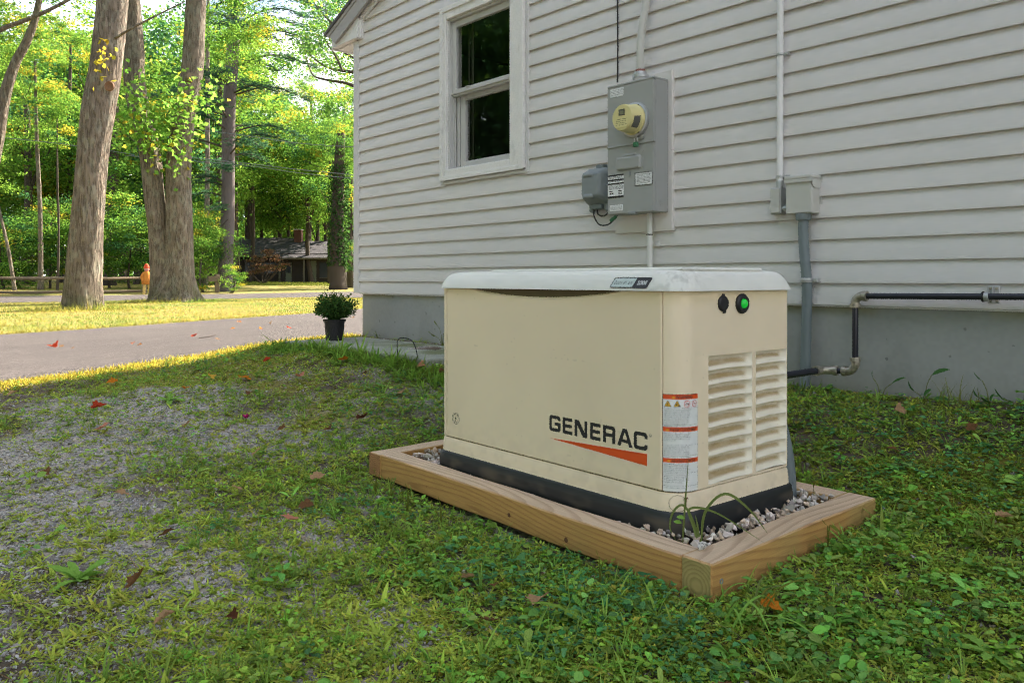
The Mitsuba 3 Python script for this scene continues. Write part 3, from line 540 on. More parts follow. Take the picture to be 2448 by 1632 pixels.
# ------------------------------------------------------------------ junction boxes and conduits to the right
J = thing('junction_box', 'square pale grey metal junction box with hinged lid on the siding', 'junction box')
obj('box', cbox(-2.051, -1.918, -0.086, -0.012, 0.779, 0.94, 0.004), 'jbox_mat', J)
obj('cover', cat(cbox(-2.049, -1.922, -0.0895, -0.0865, 0.782, 0.932, 0.001), cbox(-2.055, -1.912, -0.098, -0.010, 0.9405, 0.958, 0.004), cbox(-2.055, -1.912, -0.0985, -0.094, 0.924, 0.9403, 0.001)), 'jbox_mat', J)
fl = Polygon([(-0.094, 0.9405), (-0.012, 0.9405), (-0.012, 0.905), (-0.03, 0.895), (-0.075, 0.897), (-0.09, 0.912)])
fm = trimesh.creation.extrude_polygon(fl, 0.003, engine='earcut'); fv = np.array(fm.vertices)
obj('lid_side', trimesh.Trimesh(np.stack([-1.9175 + fv[:, 2] + 0.002, fv[:, 0], fv[:, 1]], 1), fm.faces, process=False), 'jbox_mat', J)
obj('back_flange', cbox(-2.056, -1.906, -0.012, -0.008, 0.772, 0.955, 0.001), 'jbox_mat', J)
obj('hub', lathe([(0, 0), (0.036, 0), (0.036, -0.014), (0.033, -0.030), (0, -0.030)], 'z', 24, (-1.978, -0.056, 0.779)), 'pvc_grey', J, 35)
K = thing('outlet_box', 'small galvanized outlet box below the white conduit', 'junction box')
obj('box', cbox(-2.148, -2.090, -0.066, -0.012, 0.785, 0.913, 0.004), 'galv', K)
obj('cover', cbox(-2.144, -2.094, -0.0715, -0.0665, 0.792, 0.907, 0.002), 'jbox_mat', K)
obj('connector', cat(tube([(-2.09, -0.045, 0.81), (-2.051, -0.045, 0.81)], 0.012, 14), tube([(-2.082, -0.045, 0.81), (-2.066, -0.045, 0.81)], 0.017, 8)), 'galv', K, 30)
C3 = thing('white_conduit', 'tall slim white conduit up the siding', 'conduit')
obj('pipe', tube([(-2.109, -0.042, 0.925), (-2.108, -0.040, 1.6), (-2.106, -0.036, 2.2), (-2.106, -0.036, 4.1)], 0.0150, 18), 'trim_mat', C3, True)
obj('connector', lathe([(0, 0), (0.018, 0), (0.018, 0.03), (0.016, 0.034), (0, 0.034)], 'z', 18, (-2.109, -0.042, 0.9135)), 'galv', C3, 35)
for z in (0.962, 1.553, 2.2): obj('strap', cat(lathe([(0.016, 0), (0.021, 0.002), (0.021, 0.010), (0.016, 0.012)], 'z', 18, (-2.108, -0.040, z)), cbox(-2.088, -2.070, -0.042, -0.012, z, z + 0.012, 0.001)), 'galv', C3, 35)
C4 = thing('grey_conduit', 'bent grey plastic conduit from junction box into the soil', 'conduit')
obj('pipe', tube(curve([(-1.978, -0.056, 0.752), (-1.978, -0.056, 0.68), (-1.972, -0.056, 0.58), (-1.964, -0.052, 0.48), (-1.966, -0.045, 0.36), (-1.976, -0.040, 0.1), (-1.978, -0.042, -0.02), (-1.992, -0.060, -0.22)], 8), 0.0235, 22), 'pvc_grey', C4, True)
obj('strap', cat(lathe([(0.0235, 0), (0.030, 0.002), (0.0305, 0.008), (0.027, 0.010), (0.0305, 0.012), (0.030, 0.020), (0.0235, 0.022)], 'z', 22, (-1.9645, -0.0525, 0.455)), cbox(-1.936, -1.912, -0.050, -0.016, 0.456, 0.476, 0.003)), 'galv', C4, 35)
# gas pipe
G_ = thing('gas_pipe', 'black iron gas pipe with steel elbows along the foundation', 'pipe')
r_ = 0.0128
obj('pipe', tube([(-1.672, -0.062, 0.396), (-0.2, -0.062, 0.412), (2.4, -0.062, 0.43)], r_, 16), 'black_pipe', G_, True)
def elbow(pts, r=0.0185):
    p = curve(pts, 6)
    ends = []
    for a, b in ((p[0], p[2]), (p[-1], p[-3])):
        d = (b - a) / np.linalg.norm(b - a); ends.append(tube([a - d * 0.004, a + d * 0.014], r + 0.0045, 18))
    return cat(tube(p, r, 18), ends)
obj('elbow', elbow([(-1.674, -0.062, 0.396), (-1.700, -0.062, 0.395), (-1.722, -0.062, 0.376), (-1.7245, -0.062, 0.348)]), 'fitting_mat', G_, 40)
obj('pipe', tube([(-1.7245, -0.062, 0.350), (-1.7245, -0.062, 0.115)], r_, 16), 'black_pipe', G_, True)
obj('elbow', elbow([(-1.7245, -0.062, 0.118), (-1.7245, -0.062, 0.088), (-1.745, -0.063, 0.060), (-1.778, -0.066, 0.056)]), 'fitting_mat', G_, 40)
obj('nipple', tube([(-1.775, -0.066, 0.056), (-1.812, -0.075, 0.056)], r_, 16), 'black_pipe', G_, True)
obj('elbow', elbow([(-1.805, -0.073, 0.056), (-1.835, -0.080, 0.056), (-1.862, -0.10, 0.055), (-1.872, -0.135, 0.054)]), 'fitting_mat', G_, 40)
obj('pipe', tube(curve([(-1.871, -0.13, 0.054), (-1.885, -0.5, 0.05), (-1.90, -0.9, 0.05), (-1.91, -1.24, 0.05)], 5), 0.0155, 16), 'black_pipe', G_, True)
B_ = thing('pipe_clamp', 'small steel bracket clamping the gas pipe to the siding', 'clamp')
obj('plate', cat(cbox(-1.200, -1.156, -0.022, -0.016, 0.374, 0.446, 0.002), cbox(-1.179, -1.176, -0.034, -0.0225, 0.374, 0.446, 0.001)), 'galv', B_)
obj('ring', tube([(-1.197, -0.062, 0.4005), (-1.180, -0.062, 0.4007)], 0.0185, 20), 'galv', B_, 35)
obj('ring', tube([(-1.2045, -0.062, 0.4004), (-1.199, -0.062, 0.4005)], 0.0215, 20), 'rubber', B_, 35)
obj('screw', cat([lathe([(0, 0), (0.006, 0), (0.004, 0.004), (0, 0.005)], '-y', 12, (x, -0.022, z)) for x, z in ((-1.189, 0.385), (-1.166, 0.385), (-1.166, 0.434), (-1.189, 0.434))]), 'fitting_mat', B_, 30)

# ------------------------------------------------------------------ the standby generator
GEN = thing('generator', 'beige standby generator with black base inside the timber frame', 'generator')
X0, X1, Y0, Y1, RC = -2.520, -1.397, -1.767, -1.195, 0.075
GT = T().translate([X1, Y0, 0]).rotate([0, 0, 1], -1.2).scale([1.027, 1, 1]).translate([-X1, -Y0, 0])
GM = np.array(GT.matrix, float)
def gobj(name, mesh, bsdf, parent=GEN, smooth=False): return obj(name, moved(mesh, GM), bsdf, parent, smooth)
def foot(off, rl=0.028, rr=RC, cx=0.0):
    """The footprint, rounded more at the end that has the louvers, grown by off."""
    p = unary_union([rrect(X0, Y0, X0 + 0.6, Y1, rl, 8), rrect(X0 + 0.3, Y0, X1, Y1 - 0.1, rr, 12), rrect(X0 + 0.3, Y0 + 0.2, X1, Y1, min(rr, 0.028), 8)])
    return p.buffer(off, resolution=10, join_style=1)
from shapely.geometry.polygon import orient
def cs(poly): return CrossSection([np.array(orient(poly, 1.0).exterior.coords)[:-1]])
def prism(poly, z0, z1): return Manifold.extrude(cs(poly), z1 - z0).translate([0, 0, z0])
def loft(polys, zs):
    """Stacks outlines with equal vertex counts."""
    n = 160; rows = []
    for p, z in zip(polys, zs):
        e = p.exterior; q = np.array([e.interpolate(t, normalized=True).coords[0] for t in np.arange(n) / n])
        s = np.argmin(np.abs(np.arctan2(q[:, 1] + 1.48, q[:, 0] + 1.96) + 2.0)); q = np.roll(q, -s, 0)
        rows.append(np.column_stack([q, np.full(n, z)]))
    V = np.vstack(rows); j = np.arange(n); k = (j + 1) % n
    F = np.vstack([np.vstack([np.stack([i * n + j, i * n + k, (i + 1) * n + k], 1), np.stack([i * n + j, (i + 1) * n + k, (i + 1) * n + j], 1)]) for i in range(len(rows) - 1)])
    c = len(V); V = np.vstack([V, V[-n:].mean(0)]); F = np.vstack([F, np.stack([(len(rows) - 1) * n + j, (len(rows) - 1) * n + k, j * 0 + c], 1)])
    return trimesh.Trimesh(V, F, process=False)
core = prism(foot(-0.007), -0.16, 0.438)
LV = []
Pz, Zt = 0.0413, 0.247
for ci, (ya, yb) in enumerate(((-1.629, -1.409), (-1.390, -1.219))):
    for r in range(9): LV.append((ya, yb, Zt - r * Pz + 0.002 * ci))
hole = Manifold.batch_boolean([Manifold.cube([0.08, b - a, 9 * Pz + 0.001]).translate([X1 - 0.06, a, Zt - 9 * Pz]) for a, b in ((-1.629, -1.409), (-1.390, -1.219))], m3.OpType.Add)
gobj('core', core - hole, 'seam_mat')
shell = prism(foot(0.0), -0.131, 0.436)
inner = prism(foot(-0.012), -0.2, 0.5)
ZD0, ZD1, XD0, XD1 = -0.131, 0.436, -2.483, -1.4520
ring = shell - inner
right = ring.trim_by_plane([1, 0, 0], XD1 + 0.0012) + Manifold()
gobj('end_panel', (right - hole), 'body_mat', GEN, 25)
left = ring.trim_by_plane([-1, 0, 0], -(XD0 - 0.0012))
gobj('end_panel', left, 'body_mat', GEN, 25)
gobj('back_panel', cbox(XD0, XD1, Y1 - 0.012, Y1, ZD0, ZD1, 0.002), 'body_mat')
# front door with the scooped hand grip under the lid
door = cbox(XD0 + 0.0012, XD1 - 0.0015, Y0 - 0.0015, Y0 + 0.030, ZD0 + 0.001, ZD1, 0.0025)
ga, gb, gd = -2.372, -1.560, 0.040
pts = []
for s in np.linspace(0, 1, 25):
    x = ga + (gb - ga) * s; d = gd * math.sin(PI * s)**0.8
    pts += [[x, Y0 - 0.01, 0.4375 - d], [ga + (gb - ga) * (0.06 + 0.88 * s), Y0 + 0.024, 0.446 - d * 0.55]]
pts += [[ga, Y0 - 0.01, 0.46], [gb, Y0 - 0.01, 0.46], [ga + 0.02, Y0 + 0.024, 0.46], [gb - 0.02, Y0 + 0.024, 0.46]]
dr_ = gobj('door', door - Manifold.hull_points(np.array(pts)), 'body_mat', GEN, 30)
skirt = loft([foot(0.001), foot(0.0005), foot(0.003), foot(0.006)], [-0.202, -0.150, -0.139, -0.1335])
gobj('skirt', loft([foot(0.005), foot(0.003), foot(0.0005), foot(-0.003)], [-0.19, -0.16, -0.140, -0.1345]), 'body_mat', GEN, 30)
gobj('base', loft([foot(0.020), foot(0.018), foot(0.015), foot(0.008), foot(-0.01)], [-0.285, -0.215, -0.195, -0.1865, -0.185]), 'black_base', GEN, 30)
# lid
lidp = [foot(0.002), foot(0.013), foot(0.012), foot(0.0), foot(-0.014), foot(-0.024, 0.04, 0.085), foot(-0.045, 0.05, 0.09), foot(-0.075, 0.05, 0.09)]
lidz = [0.4365, 0.4365, 0.441, 0.464, 0.4835, 0.4910, 0.4965, 0.4990]
gobj('lid', loft(lidp, lidz), 'lid_mat', GEN, 28)
lm = loft([p.buffer(0.0012) for p in lidp[1:]], [z + 0.0006 for z in lidz[1:]])
lmm = Manifold(m3.Mesh(np.array(lm.vertices, np.float32), np.array(np.vstack([lm.faces, [(0, k + 1, k) for k in range(1, 159)]]), np.uint32)))
if lmm.volume() < 0 or lmm.is_empty():
    lmm = Manifold(m3.Mesh(np.array(lm.vertices, np.float32), np.array(np.vstack([lm.faces, [(0, k, k + 1) for k in range(1, 159)]])[:, ::-1], np.uint32)))
cutp = Manifold.hull_points(np.array([(x + s, y, z) for x, s in ((-1.462, 0), (-1.3, 0)) for y in (-1.9, -1.1) for z, s in ((0.43, 0), (0.52, 0.012))]))
endcap = lmm ^ cutp
if not endcap.is_empty(): gobj('lid_end', endcap, 'lid_mat', GEN, 28)
gobj('lid_panel', cbox(-2.3, -1.43, -1.70, -1.30, 0.494, 0.5055, 0.005), 'lid_mat')
# louvers: each a scoop that leads under the lip of the one above
def scoop(ya, yb, zt):
    ny, nz = 22, 16
    ys_, ts = np.linspace(0, 1, ny), np.linspace(0, 1, nz)
    Yg, Tg = np.meshgrid(ys_, ts, indexing='ij')
    edge = np.clip(np.minimum(Yg, 1 - Yg) / 0.10, 0, 1); edge = edge * edge * (3 - 2 * edge)
    d = (0.023 * np.sin(PI * Tg**0.80) + 0.0045 * (1 - Tg)**3) * edge
    sag = 0.0035 * np.sin(PI * Yg)
    z = zt - Tg * Pz + sag * (1 - 0.0 * Tg)
    V = np.stack([X1 + 0.0025 * Tg**4 * edge - d, ya + (yb - ya) * Yg, z], -1)
    lip = np.stack([np.full(ny, X1), ya + (yb - ya) * ys_, zt + sag[:, 0]], -1)[:, None]
    lip2 = lip.copy(); lip2[..., 0] -= 0.004; lip2[..., 2] += 0.0002
    V = np.concatenate([lip, lip2, V], 1); nz += 2
    i, j = np.meshgrid(np.arange(ny - 1), np.arange(nz - 1), indexing='ij'); a = (i * nz + j).ravel()
    return V.reshape(-1, 3), np.vstack([np.stack([a, a + nz, a + nz + 1], 1), np.stack([a, a + nz + 1, a + 1], 1)])
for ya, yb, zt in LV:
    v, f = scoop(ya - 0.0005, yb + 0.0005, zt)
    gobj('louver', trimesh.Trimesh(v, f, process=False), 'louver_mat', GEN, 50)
# filler above the sagging first lips and under the last ones
# lamp and plug on the end
def onend(m): return m
lampr = gobj('status_lamp', lathe([(0, 0), (0.030, 0), (0.0305, 0.006), (0.026, 0.011), (0.017, 0.011), (0.016, 0.006), (0, 0.006)], 'x', 32, (X1, -1.467, 0.397)), 'rubber', GEN, 35)
scene['lamp_mat'] = {'type': 'twosided', 'bsdf': {'type': 'principled', 'base_color': {'type': 'rgb', 'value': [0.008, 0.30, 0.03]}, 'roughness': 0.25}}
lens = lathe([(0.0145, 0.006), (0.013, 0.013), (0.008, 0.017), (0, 0.018)], 'x', 28, (X1, -1.465, 0.397))
kk = gobj('lens', lens, 'lamp_mat', lampr, True)
scene[kk]['emitter'] = {'type': 'area', 'radiance': {'type': 'rgb', 'value': [0.0005, 0.022, 0.002]}}
plug = lathe([(0, 0), (0.0235, 0), (0.0235, 0.004), (0.020, 0.008), (0, 0.009)], 'x', 32, (X1, -1.561, 0.399))
gobj('plug', cat(plug, cbox(X1, X1 + 0.006, -1.566, -1.556, 0.415, 0.428, 0.002), cbox(X1, X1 + 0.005, -1.562, -1.548, 0.370, 0.385, 0.002)), 'rubber', GEN, 35)
# knock-out ring pressed into the skirt near the corner, and a stain
def corner(u, off=0.0):
    """A point on the outline, u metres along it from the start of the rounded corner on the front."""
    q = PI / 2 * RC; u = np.asarray(u, float)
    a = np.clip(u / RC, 0, PI / 2)
    cx_, cy_ = X1 - RC, Y0 + RC
    x = cx_ + (RC + off) * np.sin(a) + np.minimum(u, 0); y = cy_ - (RC + off) * np.cos(a) + np.maximum(u - q, 0)
    return np.stack([x, y], -1)
def wrap(m, off=0.0004):
    """Bends a flat drawing (u, height) round the corner; the drawing's z is its thickness."""
    v, f, _ = meshkit.arrays(m)
    base = corner(v[:, 0], 0.0); out = corner(v[:, 0], 1.0) - base
    P = base + out * (off + v[:, 2])[:, None]
    return trimesh.Trimesh(np.column_stack([P, v[:, 1]]), f, process=False)
def flat(poly, d=0.0, seg=0.006):
    out = []
    for g in getattr(poly, 'geoms', [poly]):
        a, b = g.bounds[0], g.bounds[2]
        for s in np.arange(a, b, seg):
            c = g.intersection(sbox(s, -9, min(s + seg, b), 9))
            for q in getattr(c, 'geoms', [c]):
                if q.geom_type == 'Polygon' and q.area > 1e-10:
                    v, f = trimesh.creation.triangulate_polygon(q, engine='earcut'); out.append(trimesh.Trimesh(np.column_stack([v, np.full(len(v), d)]), f, process=False))
    return cat(out)
circ = [sbox(0, 0, 0, 0)]
from shapely.geometry import Point
ko = Point(0.062, -0.162).buffer(0.024, 20)
gobj('knockout', wrap(flat(ko.difference(Point(0.062, -0.162).buffer(0.0228, 20)), 0.0026), 0.002), 'seam_mat')
mat('rust_mat', (0.10, 0.035, 0.012), 0.8)
gobj('stain', wrap(flat(unary_union([Point(0.083 + dx, -0.150 + dz).buffer(r) for dx, dz, r in ((0, 0, .004), (.004, .003, .0025), (-.003, .002, .002), (.007, .001, .0015), (0.002, -.005, .0015), (-.006, -.001, .0012))]), 0.0022), 0.002), 'rust_mat')
# lettering on the door
yd = Y0 - 0.0017
def R_(x0, z0, x1, z1): return sbox(x0, z0, x1, z1)
def letter(c, w):
    S, B = 11.2, 10.6
    if c == 'G': return rrect(0, 0, w, 52, 11).difference(rrect(S, B, w - S, 52 - B, 4)).difference(R_(w * .55, 30.5, w + 1, 37)).union(R_(w * .48, 20.5, w, 30.5))
    if c == 'C': return rrect(0, 0, w, 52, 11).difference(rrect(S, B, w - S, 52 - B, 4)).difference(R_(w * .55, 17, w + 1, 34))
    if c == 'E': return unary_union([R_(0, 0, S, 52), R_(0, 0, w, B), R_(0, 21, w - 2, 31.2), R_(0, 52 - B, w, 52)])
    if c == 'N': return unary_union([R_(0, 0, S, 52), R_(w - S, 0, w, 52), Polygon([(0, 52), (18, 52), (w, 0), (w - 18, 0)])])
    if c == 'R': return unary_union([R_(0, 0, S, 52), rrect(0, 19, w, 52, 9).union(R_(0, 19, 15, 52)).difference(rrect(S, 19 + B, w - S, 52 - B, 3)), rrect(w - S - 1, -12, w, 24, 5).intersection(R_(0, 0, 90, 60))])
    if c == 'A': return Polygon([(0, 0), (w * .36, 52), (w * .64, 52), (w, 0), (w - 13, 0), (w - 17, 11), (17, 11), (13, 0)]).difference(Polygon([(20, 20), (w / 2 - 1, 41), (w / 2 + 1, 41), (w - 20, 20)]))
def scaled(p, k, dx, dz):
    from shapely import affinity
    return affinity.affine_transform(p, [k, 0, 0, k, dx, dz])
for c, a, b in (('G', -1.912, -1.860), ('E', -1.850, -1.807), ('N', -1.796, -1.742), ('E', -1.729, -1.686), ('R', -1.675, -1.626), ('A', -1.618, -1.559), ('C', -1.554, -1.503)):
    gobj('letter', ext(scaled(letter(c, (b - a) * 1000), 0.001, a, -0.026), 0.0005, yd), 'ink_mat', dr_)
rc = Point(-1.492, 0.0205)
tr = text_flat('R', 0.0042); tv = np.array(tr.vertices) 
gobj('letter', cat(ext(rc.buffer(0.0046).difference(rc.buffer(0.0038)), 0.0004, yd), trimesh.Trimesh(np.stack([tv[:, 0] - 1.4936, tv[:, 2] * 0 + yd - 0.0004, tv[:, 1] + 0.0184], 1), tr.faces, process=False)), 'ink_mat', dr_)
gobj('emblem', ext(Polygon([(-1.914, -0.0505), (-1.505, -0.0345), (-1.505, -0.0690)]), 0.0005, yd), 'orange_mat', dr_)
sp = Point(-2.424, -0.056)
gobj('round_sticker', ext(sp.buffer(0.0235), 0.0003, yd), 'body_mat', dr_)
gobj('print', cat(ext(sp.buffer(0.0225).difference(sp.buffer(0.0208)), 0.0005, yd - 0.0003), ext(sp.buffer(0.0165).difference(sp.buffer(0.0150)), 0.0005, yd - 0.0003),
    ext(scaled(Polygon([(1, 12), (-6, -2), (-1, -2), (-4, -10), (-6, -9), (-4, -14), (1, -11), (-1, -10), (6, 2), (1, 2), (4, 12)]), 0.00085, -2.424, -0.056), 0.0005, yd - 0.0003)), 'ink_mat', dr_)
# badge on the lid, lying on its sloping face
def onlid(m):
    v, f, _ = meshkit.arrays(m)
    y = Y0 - 0.0125 + (v[:, 1] - 0.441) * 0.575 - v[:, 2] - 0.0006
    return trimesh.Trimesh(np.column_stack([v[:, 0], y, v[:, 1]]), f, process=False)
def lidflat(poly, d0, d1):
    return onlid(trimesh.Trimesh(*(lambda m: (np.array(m.vertices) + [0, 0, d0], m.faces))(trimesh.creation.extrude_polygon(poly, d1 - d0, engine='earcut')), process=False))
bd = Polygon([(-1.640, 0.4455), (-1.632, 0.4745), (-1.60, 0.4765), (-1.490, 0.4755), (-1.499, 0.4440)]).buffer(-0.004).buffer(0.004, resolution=5)
bg = gobj('badge', lidflat(bd, 0.0, 0.0018), 'ink_mat')
mat('badge_silver', (0.42, 0.49, 0.47), 0.35)
gobj('plate', lidflat(Polygon([(-1.6365, 0.4475), (-1.6295, 0.4720), (-1.60, 0.4738), (-1.5455, 0.4738), (-1.5535, 0.4475)]), 0.0018, 0.0021), 'badge_silver', bg)
gobj('plate', lidflat(Polygon([(-1.5475, 0.4470), (-1.5400, 0.4738), (-1.4940, 0.4735), (-1.5020, 0.4465)]), 0.0018, 0.0020), 'ink_mat', bg)
def word(s, h, u0, z0, d, bold=False, width=None, slant=0.0, gap=None):
    if gap is None: m = text_flat(s, h, bold); v = np.array(m.vertices)
    else:
        ms, x = [], 0.0
        for ch in s:
            q = text_flat(ch, h, bold); ms.append(trimesh.Trimesh(np.array(q.vertices) + [x, 0, 0], q.faces, process=False)); x += gap
        m = cat(ms); v = np.array(m.vertices)
    if width: v[:, 0] *= width / v[:, 0].max()
    return trimesh.Trimesh(np.stack([v[:, 0] + u0 + v[:, 1] * slant, v[:, 1] + z0, np.full(len(v), d)], 1), m.faces, process=False)
gobj('lettering', onlid(word('Guardian', 0.0105, -1.6285, 0.4555, 0.0024, False, 0.070, 0.12, 0.0120)), 'ink_mat', bg)
gobj('lettering', onlid(word('10kW', 0.0115, -1.5395, 0.4545, 0.0024, True, 0.036, 0.12)), 'paper_mat', bg)
# the warning label, bent round the corner panel
U0, U1 = 0.0215, 0.1295
LB = gobj('warning_label', wrap(flat(sbox(U0 - 0.0012, -0.1305, U1 + 0.0012, 0.1455), 0.0), 0.0005), 'ink_mat')
gobj('sheet', wrap(flat(sbox(U0, -0.1293, U1, 0.1443), 0.0), 0.0009), 'label_white', LB)
def bar(z0, z1): return wrap(flat(sbox(U0, z0, U1, z1), 0.0), 0.0012)
for a_, b_ in ((0.1310, 0.1443), (0.0395, 0.0525), (-0.0480, -0.0355)): gobj('band', bar(a_, b_), 'orange_mat', LB)
def tri(u, z, s): return Polygon([(u - s, z - s * 0.8), (u + s, z - s * 0.8), (u, z + s * 0.95)])
gobj('symbol', cat(wrap(flat(tri(U0 + 0.0135, 0.1185, 0.0105), 0.0), 0.0012), wrap(flat(tri(U0 + 0.0390, 0.1185, 0.0105), 0.0), 0.0012)), 'ink_mat', LB)
gobj('symbol', cat([wrap(flat(tri(U0 + u, 0.1182, 0.0083), 0.0), 0.0015) for u in (0.0135, 0.0390)] + [wrap(flat(tri(U0 + u, z, 0.0048), 0.0), 0.0015) for u, z in ((0.029, 0.1370), (0.0125, 0.0450), (0.016, -0.0420))]), 'yellow_mat', LB)
gobj('symbol', cat([wrap(flat(p, 0.0), 0.0018) for p in (scaled(Polygon([(1, 8), (-4, -1), (-1, -1), (-3, -7), (3, 1), (0.5, 1), (3, 8)]), 0.00062, U0 + 0.0135, 0.1175),
    Point(U0 + 0.037, 0.1165).buffer(0.0022), sbox(U0 + 0.042, 0.1115, U0 + 0.047, 0.1145), sbox(U0 + 0.038, 0.1125, U0 + 0.0395, 0.1185), Point(U0 + 0.0415, 0.1195).buffer(0.0014))]), 'ink_mat', LB)
nos = []
for u in (0.0675, 0.0935):
    c = Point(U0 + u, 0.1180)
    nos.append(c.buffer(0.0098).difference(c.buffer(0.0082)))
    nos.append(Polygon([(U0 + u - 0.0065, 0.1118 + .0125), (U0 + u - 0.0052, 0.1118 + .0138), (U0 + u + 0.0065, 0.1118), (U0 + u + 0.0052, 0.1108)]))
gobj('symbol', cat([wrap(flat(p, 0.0), 0.0013) for p in nos]), 'red_mat', LB)
gobj('symbol', cat([wrap(flat(p, 0.0), 0.0016) for p in (sbox(U0 + 0.061, 0.1160, U0 + 0.074, 0.1178), sbox(U0 + 0.064, 0.1195, U0 + 0.072, 0.1207), sbox(U0 + 0.087, 0.1170, U0 + 0.1, 0.1184), Point(U0 + 0.071, 0.1165).buffer(0.0018))]), 'ink_mat', LB)
gobj('rule', cat([wrap(flat(sbox(U0, z, U1, z + 0.0007), 0.0), 0.0012) for z in (0.1065, 0.0815, 0.0580, -0.0005 + 0.002, -0.0285, -0.0775, -0.1140)]), 'ink_mat', LB)
gobj('lettering', cat(wrap(word('WARNING', 0.0082, U0 + 0.0355, 0.1335, 0.0, True, 0.050), 0.0015), wrap(word('AVERTISSEMENT', 0.0080, U0 + 0.0185, 0.0420, 0.0, True, 0.084), 0.0015), wrap(word('ADVERTENCIA', 0.0080, U0 + 0.0225, -0.0458, 0.0, True, 0.074), 0.0015)), 'ink_mat', LB)
TXT = [(0.1005, 'Risk of electric shock. No user serviceable'), (0.0955, 'parts inside. The control panel for this'), (0.0905, 'engine generator is intended to only be'), (0.0855, 'serviced by qualified service personnel.'),
 (0.0760, 'Explosion of battery gases can cause'), (0.0710, 'severe injury or death. Do not smoke,'), (0.0660, 'strike a match or cause a spark in the'), (0.0610, 'vicinity of this battery compartment.'), (0.0540, 'Cancer and reproductive harm'),
 (0.0335, 'Risque de choc electrique. Aucune piece'), (0.0285, "reparable par l'utilisateur. Le controle"), (0.0235, 'panneau de ce generateur de moteur est'), (0.0185, 'destine a etre utilise uniquement par un'), (0.0135, 'personnel qualifie.'),
 (-0.0035, "L'explosion de gaz de la batterie peut"), (-0.0085, 'causer des blessures graves ou la mort.'), (-0.0135, 'Ne pas fumer, ne pas allumer une'), (-0.0185, 'allumette ni provoquer une etincelle a'), (-0.0235, 'proximite du compartiment de batterie.'), (-0.0335, 'Cancer et effet nocif sur la reproduction'),
 (-0.0535, 'Riesgo de descarga electrica. No hay'), (-0.0585, 'piezas que el usuario pueda reparar. El'), (-0.0635, 'panel para este generador de motor'), (-0.0685, 'esta destinado a ser operado solamente'), (-0.0735, 'por personal de servicio calificado.'),
 (-0.0835, 'La explosion de los gases de la bateria'), (-0.0885, 'puede causar lesion severa o la'), (-0.0935, 'muerte. No fume, ni encienda fosforos'), (-0.0985, 'ni haga chispas en la vecindad de este'), (-0.1045, 'compartimiento de bateria.'), (-0.1200, 'Cancer y danos reproductivos')]
tm = []
for z, s in TXT:
    m = text_flat(s, 0.0029); v = np.array(m.vertices); k = min(1.0, 0.098 / v[:, 0].max())
    tm.append(wrap(trimesh.Trimesh(np.stack([v[:, 0] * k + U0 + 0.003, v[:, 1] + z, v[:, 2] * 0], 1), m.faces, process=False), 0.0014))
gobj('small_print', cat(tm), 'ink_mat', LB)
# flexible conduit behind the unit
tag(obj('flexible_conduit', tube(curve([(-1.47, -1.16, 0.05), (-1.455, -1.135, -0.05), (-1.442, -1.125, -0.15), (-1.438, -1.115, -0.29)], 6), 0.028, 20), 'pvc_grey', smooth=True), 'dark grey flexible conduit behind the generator at its louvered end', 'conduit')

# ------------------------------------------------------------------ timber frame with its bed of stones
F_ = thing('timber_frame', 'frame of square wooden timbers around the generator', 'timber frame')
FM = np.eye(4)                     # the frame is a little out of square
FM[:2, :2] = [[1, -0.0142], [-0.0305, 1]]
FM[:2, 3] = np.array([-1.185, -1.911]) - FM[:2, :2] @ np.array([-1.185, -1.911])
ZT, ZL = -0.2355, -0.326
FX0, FX1, FY0, FY1 = -2.892, -1.185, -1.911, -0.998
def warp(m, ax, seed):
    m = mesh_of(m.refine_to_length(0.05)); v = np.array(m.vertices)
    v[:, 2] += (meshkit.noise(v[:, [ax, ax, ax]] * 2.2 + seed) - 0.5) * 0.006; v[:, 1 - ax] += (meshkit.noise(v[:, [ax, ax, ax]] * 1.7 + seed + 9) - 0.5) * 0.006
    return moved(trimesh.Trimesh(v, m.faces, process=False), FM)
obj('timber', warp(cbox(FX0 + 0.0915, FX1 - 0.0945, FY0 + 0.001, FY0 + 0.091, ZL - 0.004, ZT, 0.004), 0, 3), 'wood_x', F_, 30)
obj('timber', warp(cbox(FX1 - 0.0935, FX1, FY0 + 0.002, FY1, ZL - 0.008, ZT + 0.001, 0.004), 1, 5), 'wood_y', F_, 30)
obj('timber', warp(cbox(FX0, FX0 + 0.0905, FY0, FY1, ZL - 0.005, ZT - 0.001, 0.004), 1, 12), 'wood_y', F_, 30)
obj('timber', warp(cbox(FX0 + 0.0915, FX1 - 0.0945, FY1 - 0.092, FY1, ZL, ZT, 0.004), 0, 8), 'wood_x', F_, 30)
obj('end_grain', moved(mesh_of(cbox(FX1 - 0.0905, FX1 - 0.003, FY0 - 0.0005, FY0 + 0.0016, ZL + 0.0, ZT - 0.003, 0.0005)), FM), 'endgrain', F_)
obj('end_grain', moved(mesh_of(cbox(FX0 + 0.003, FX0 + 0.0875, FY0 - 0.0025, FY0 - 0.0004, ZL, ZT - 0.004, 0.0005)), FM), 'endgrain_far', F_)
for x, z in ((-1.158 + 0.0, -0.288),): obj('screw', moved(lathe([(0, 0), (0.0075, 0), (0.007, 0.0015), (0.004, 0.0012), (0.003, 0.0), (0, 0)], 'x', 16, (FX1, -1.868, -0.286)), FM), 'box_grey_dark', F_)
mat('knot_mat', (0.10, 0.045, 0.018), 0.75)
obj('knot', moved(cat(ext(Point(-2.46, -0.296).buffer(0.0085), 0.0008, FY0 + 0.0008), ext(Point(-1.98, -0.292).buffer(0.007), 0.0008, FY0 + 0.0008), ext(Point(-1.71, -0.305).buffer(0.008), 0.0008, FY0 + 0.0008)), FM), 'knot_mat', F_)
mat('stamp_mat', (0.24, 0.15, 0.06), 0.75)
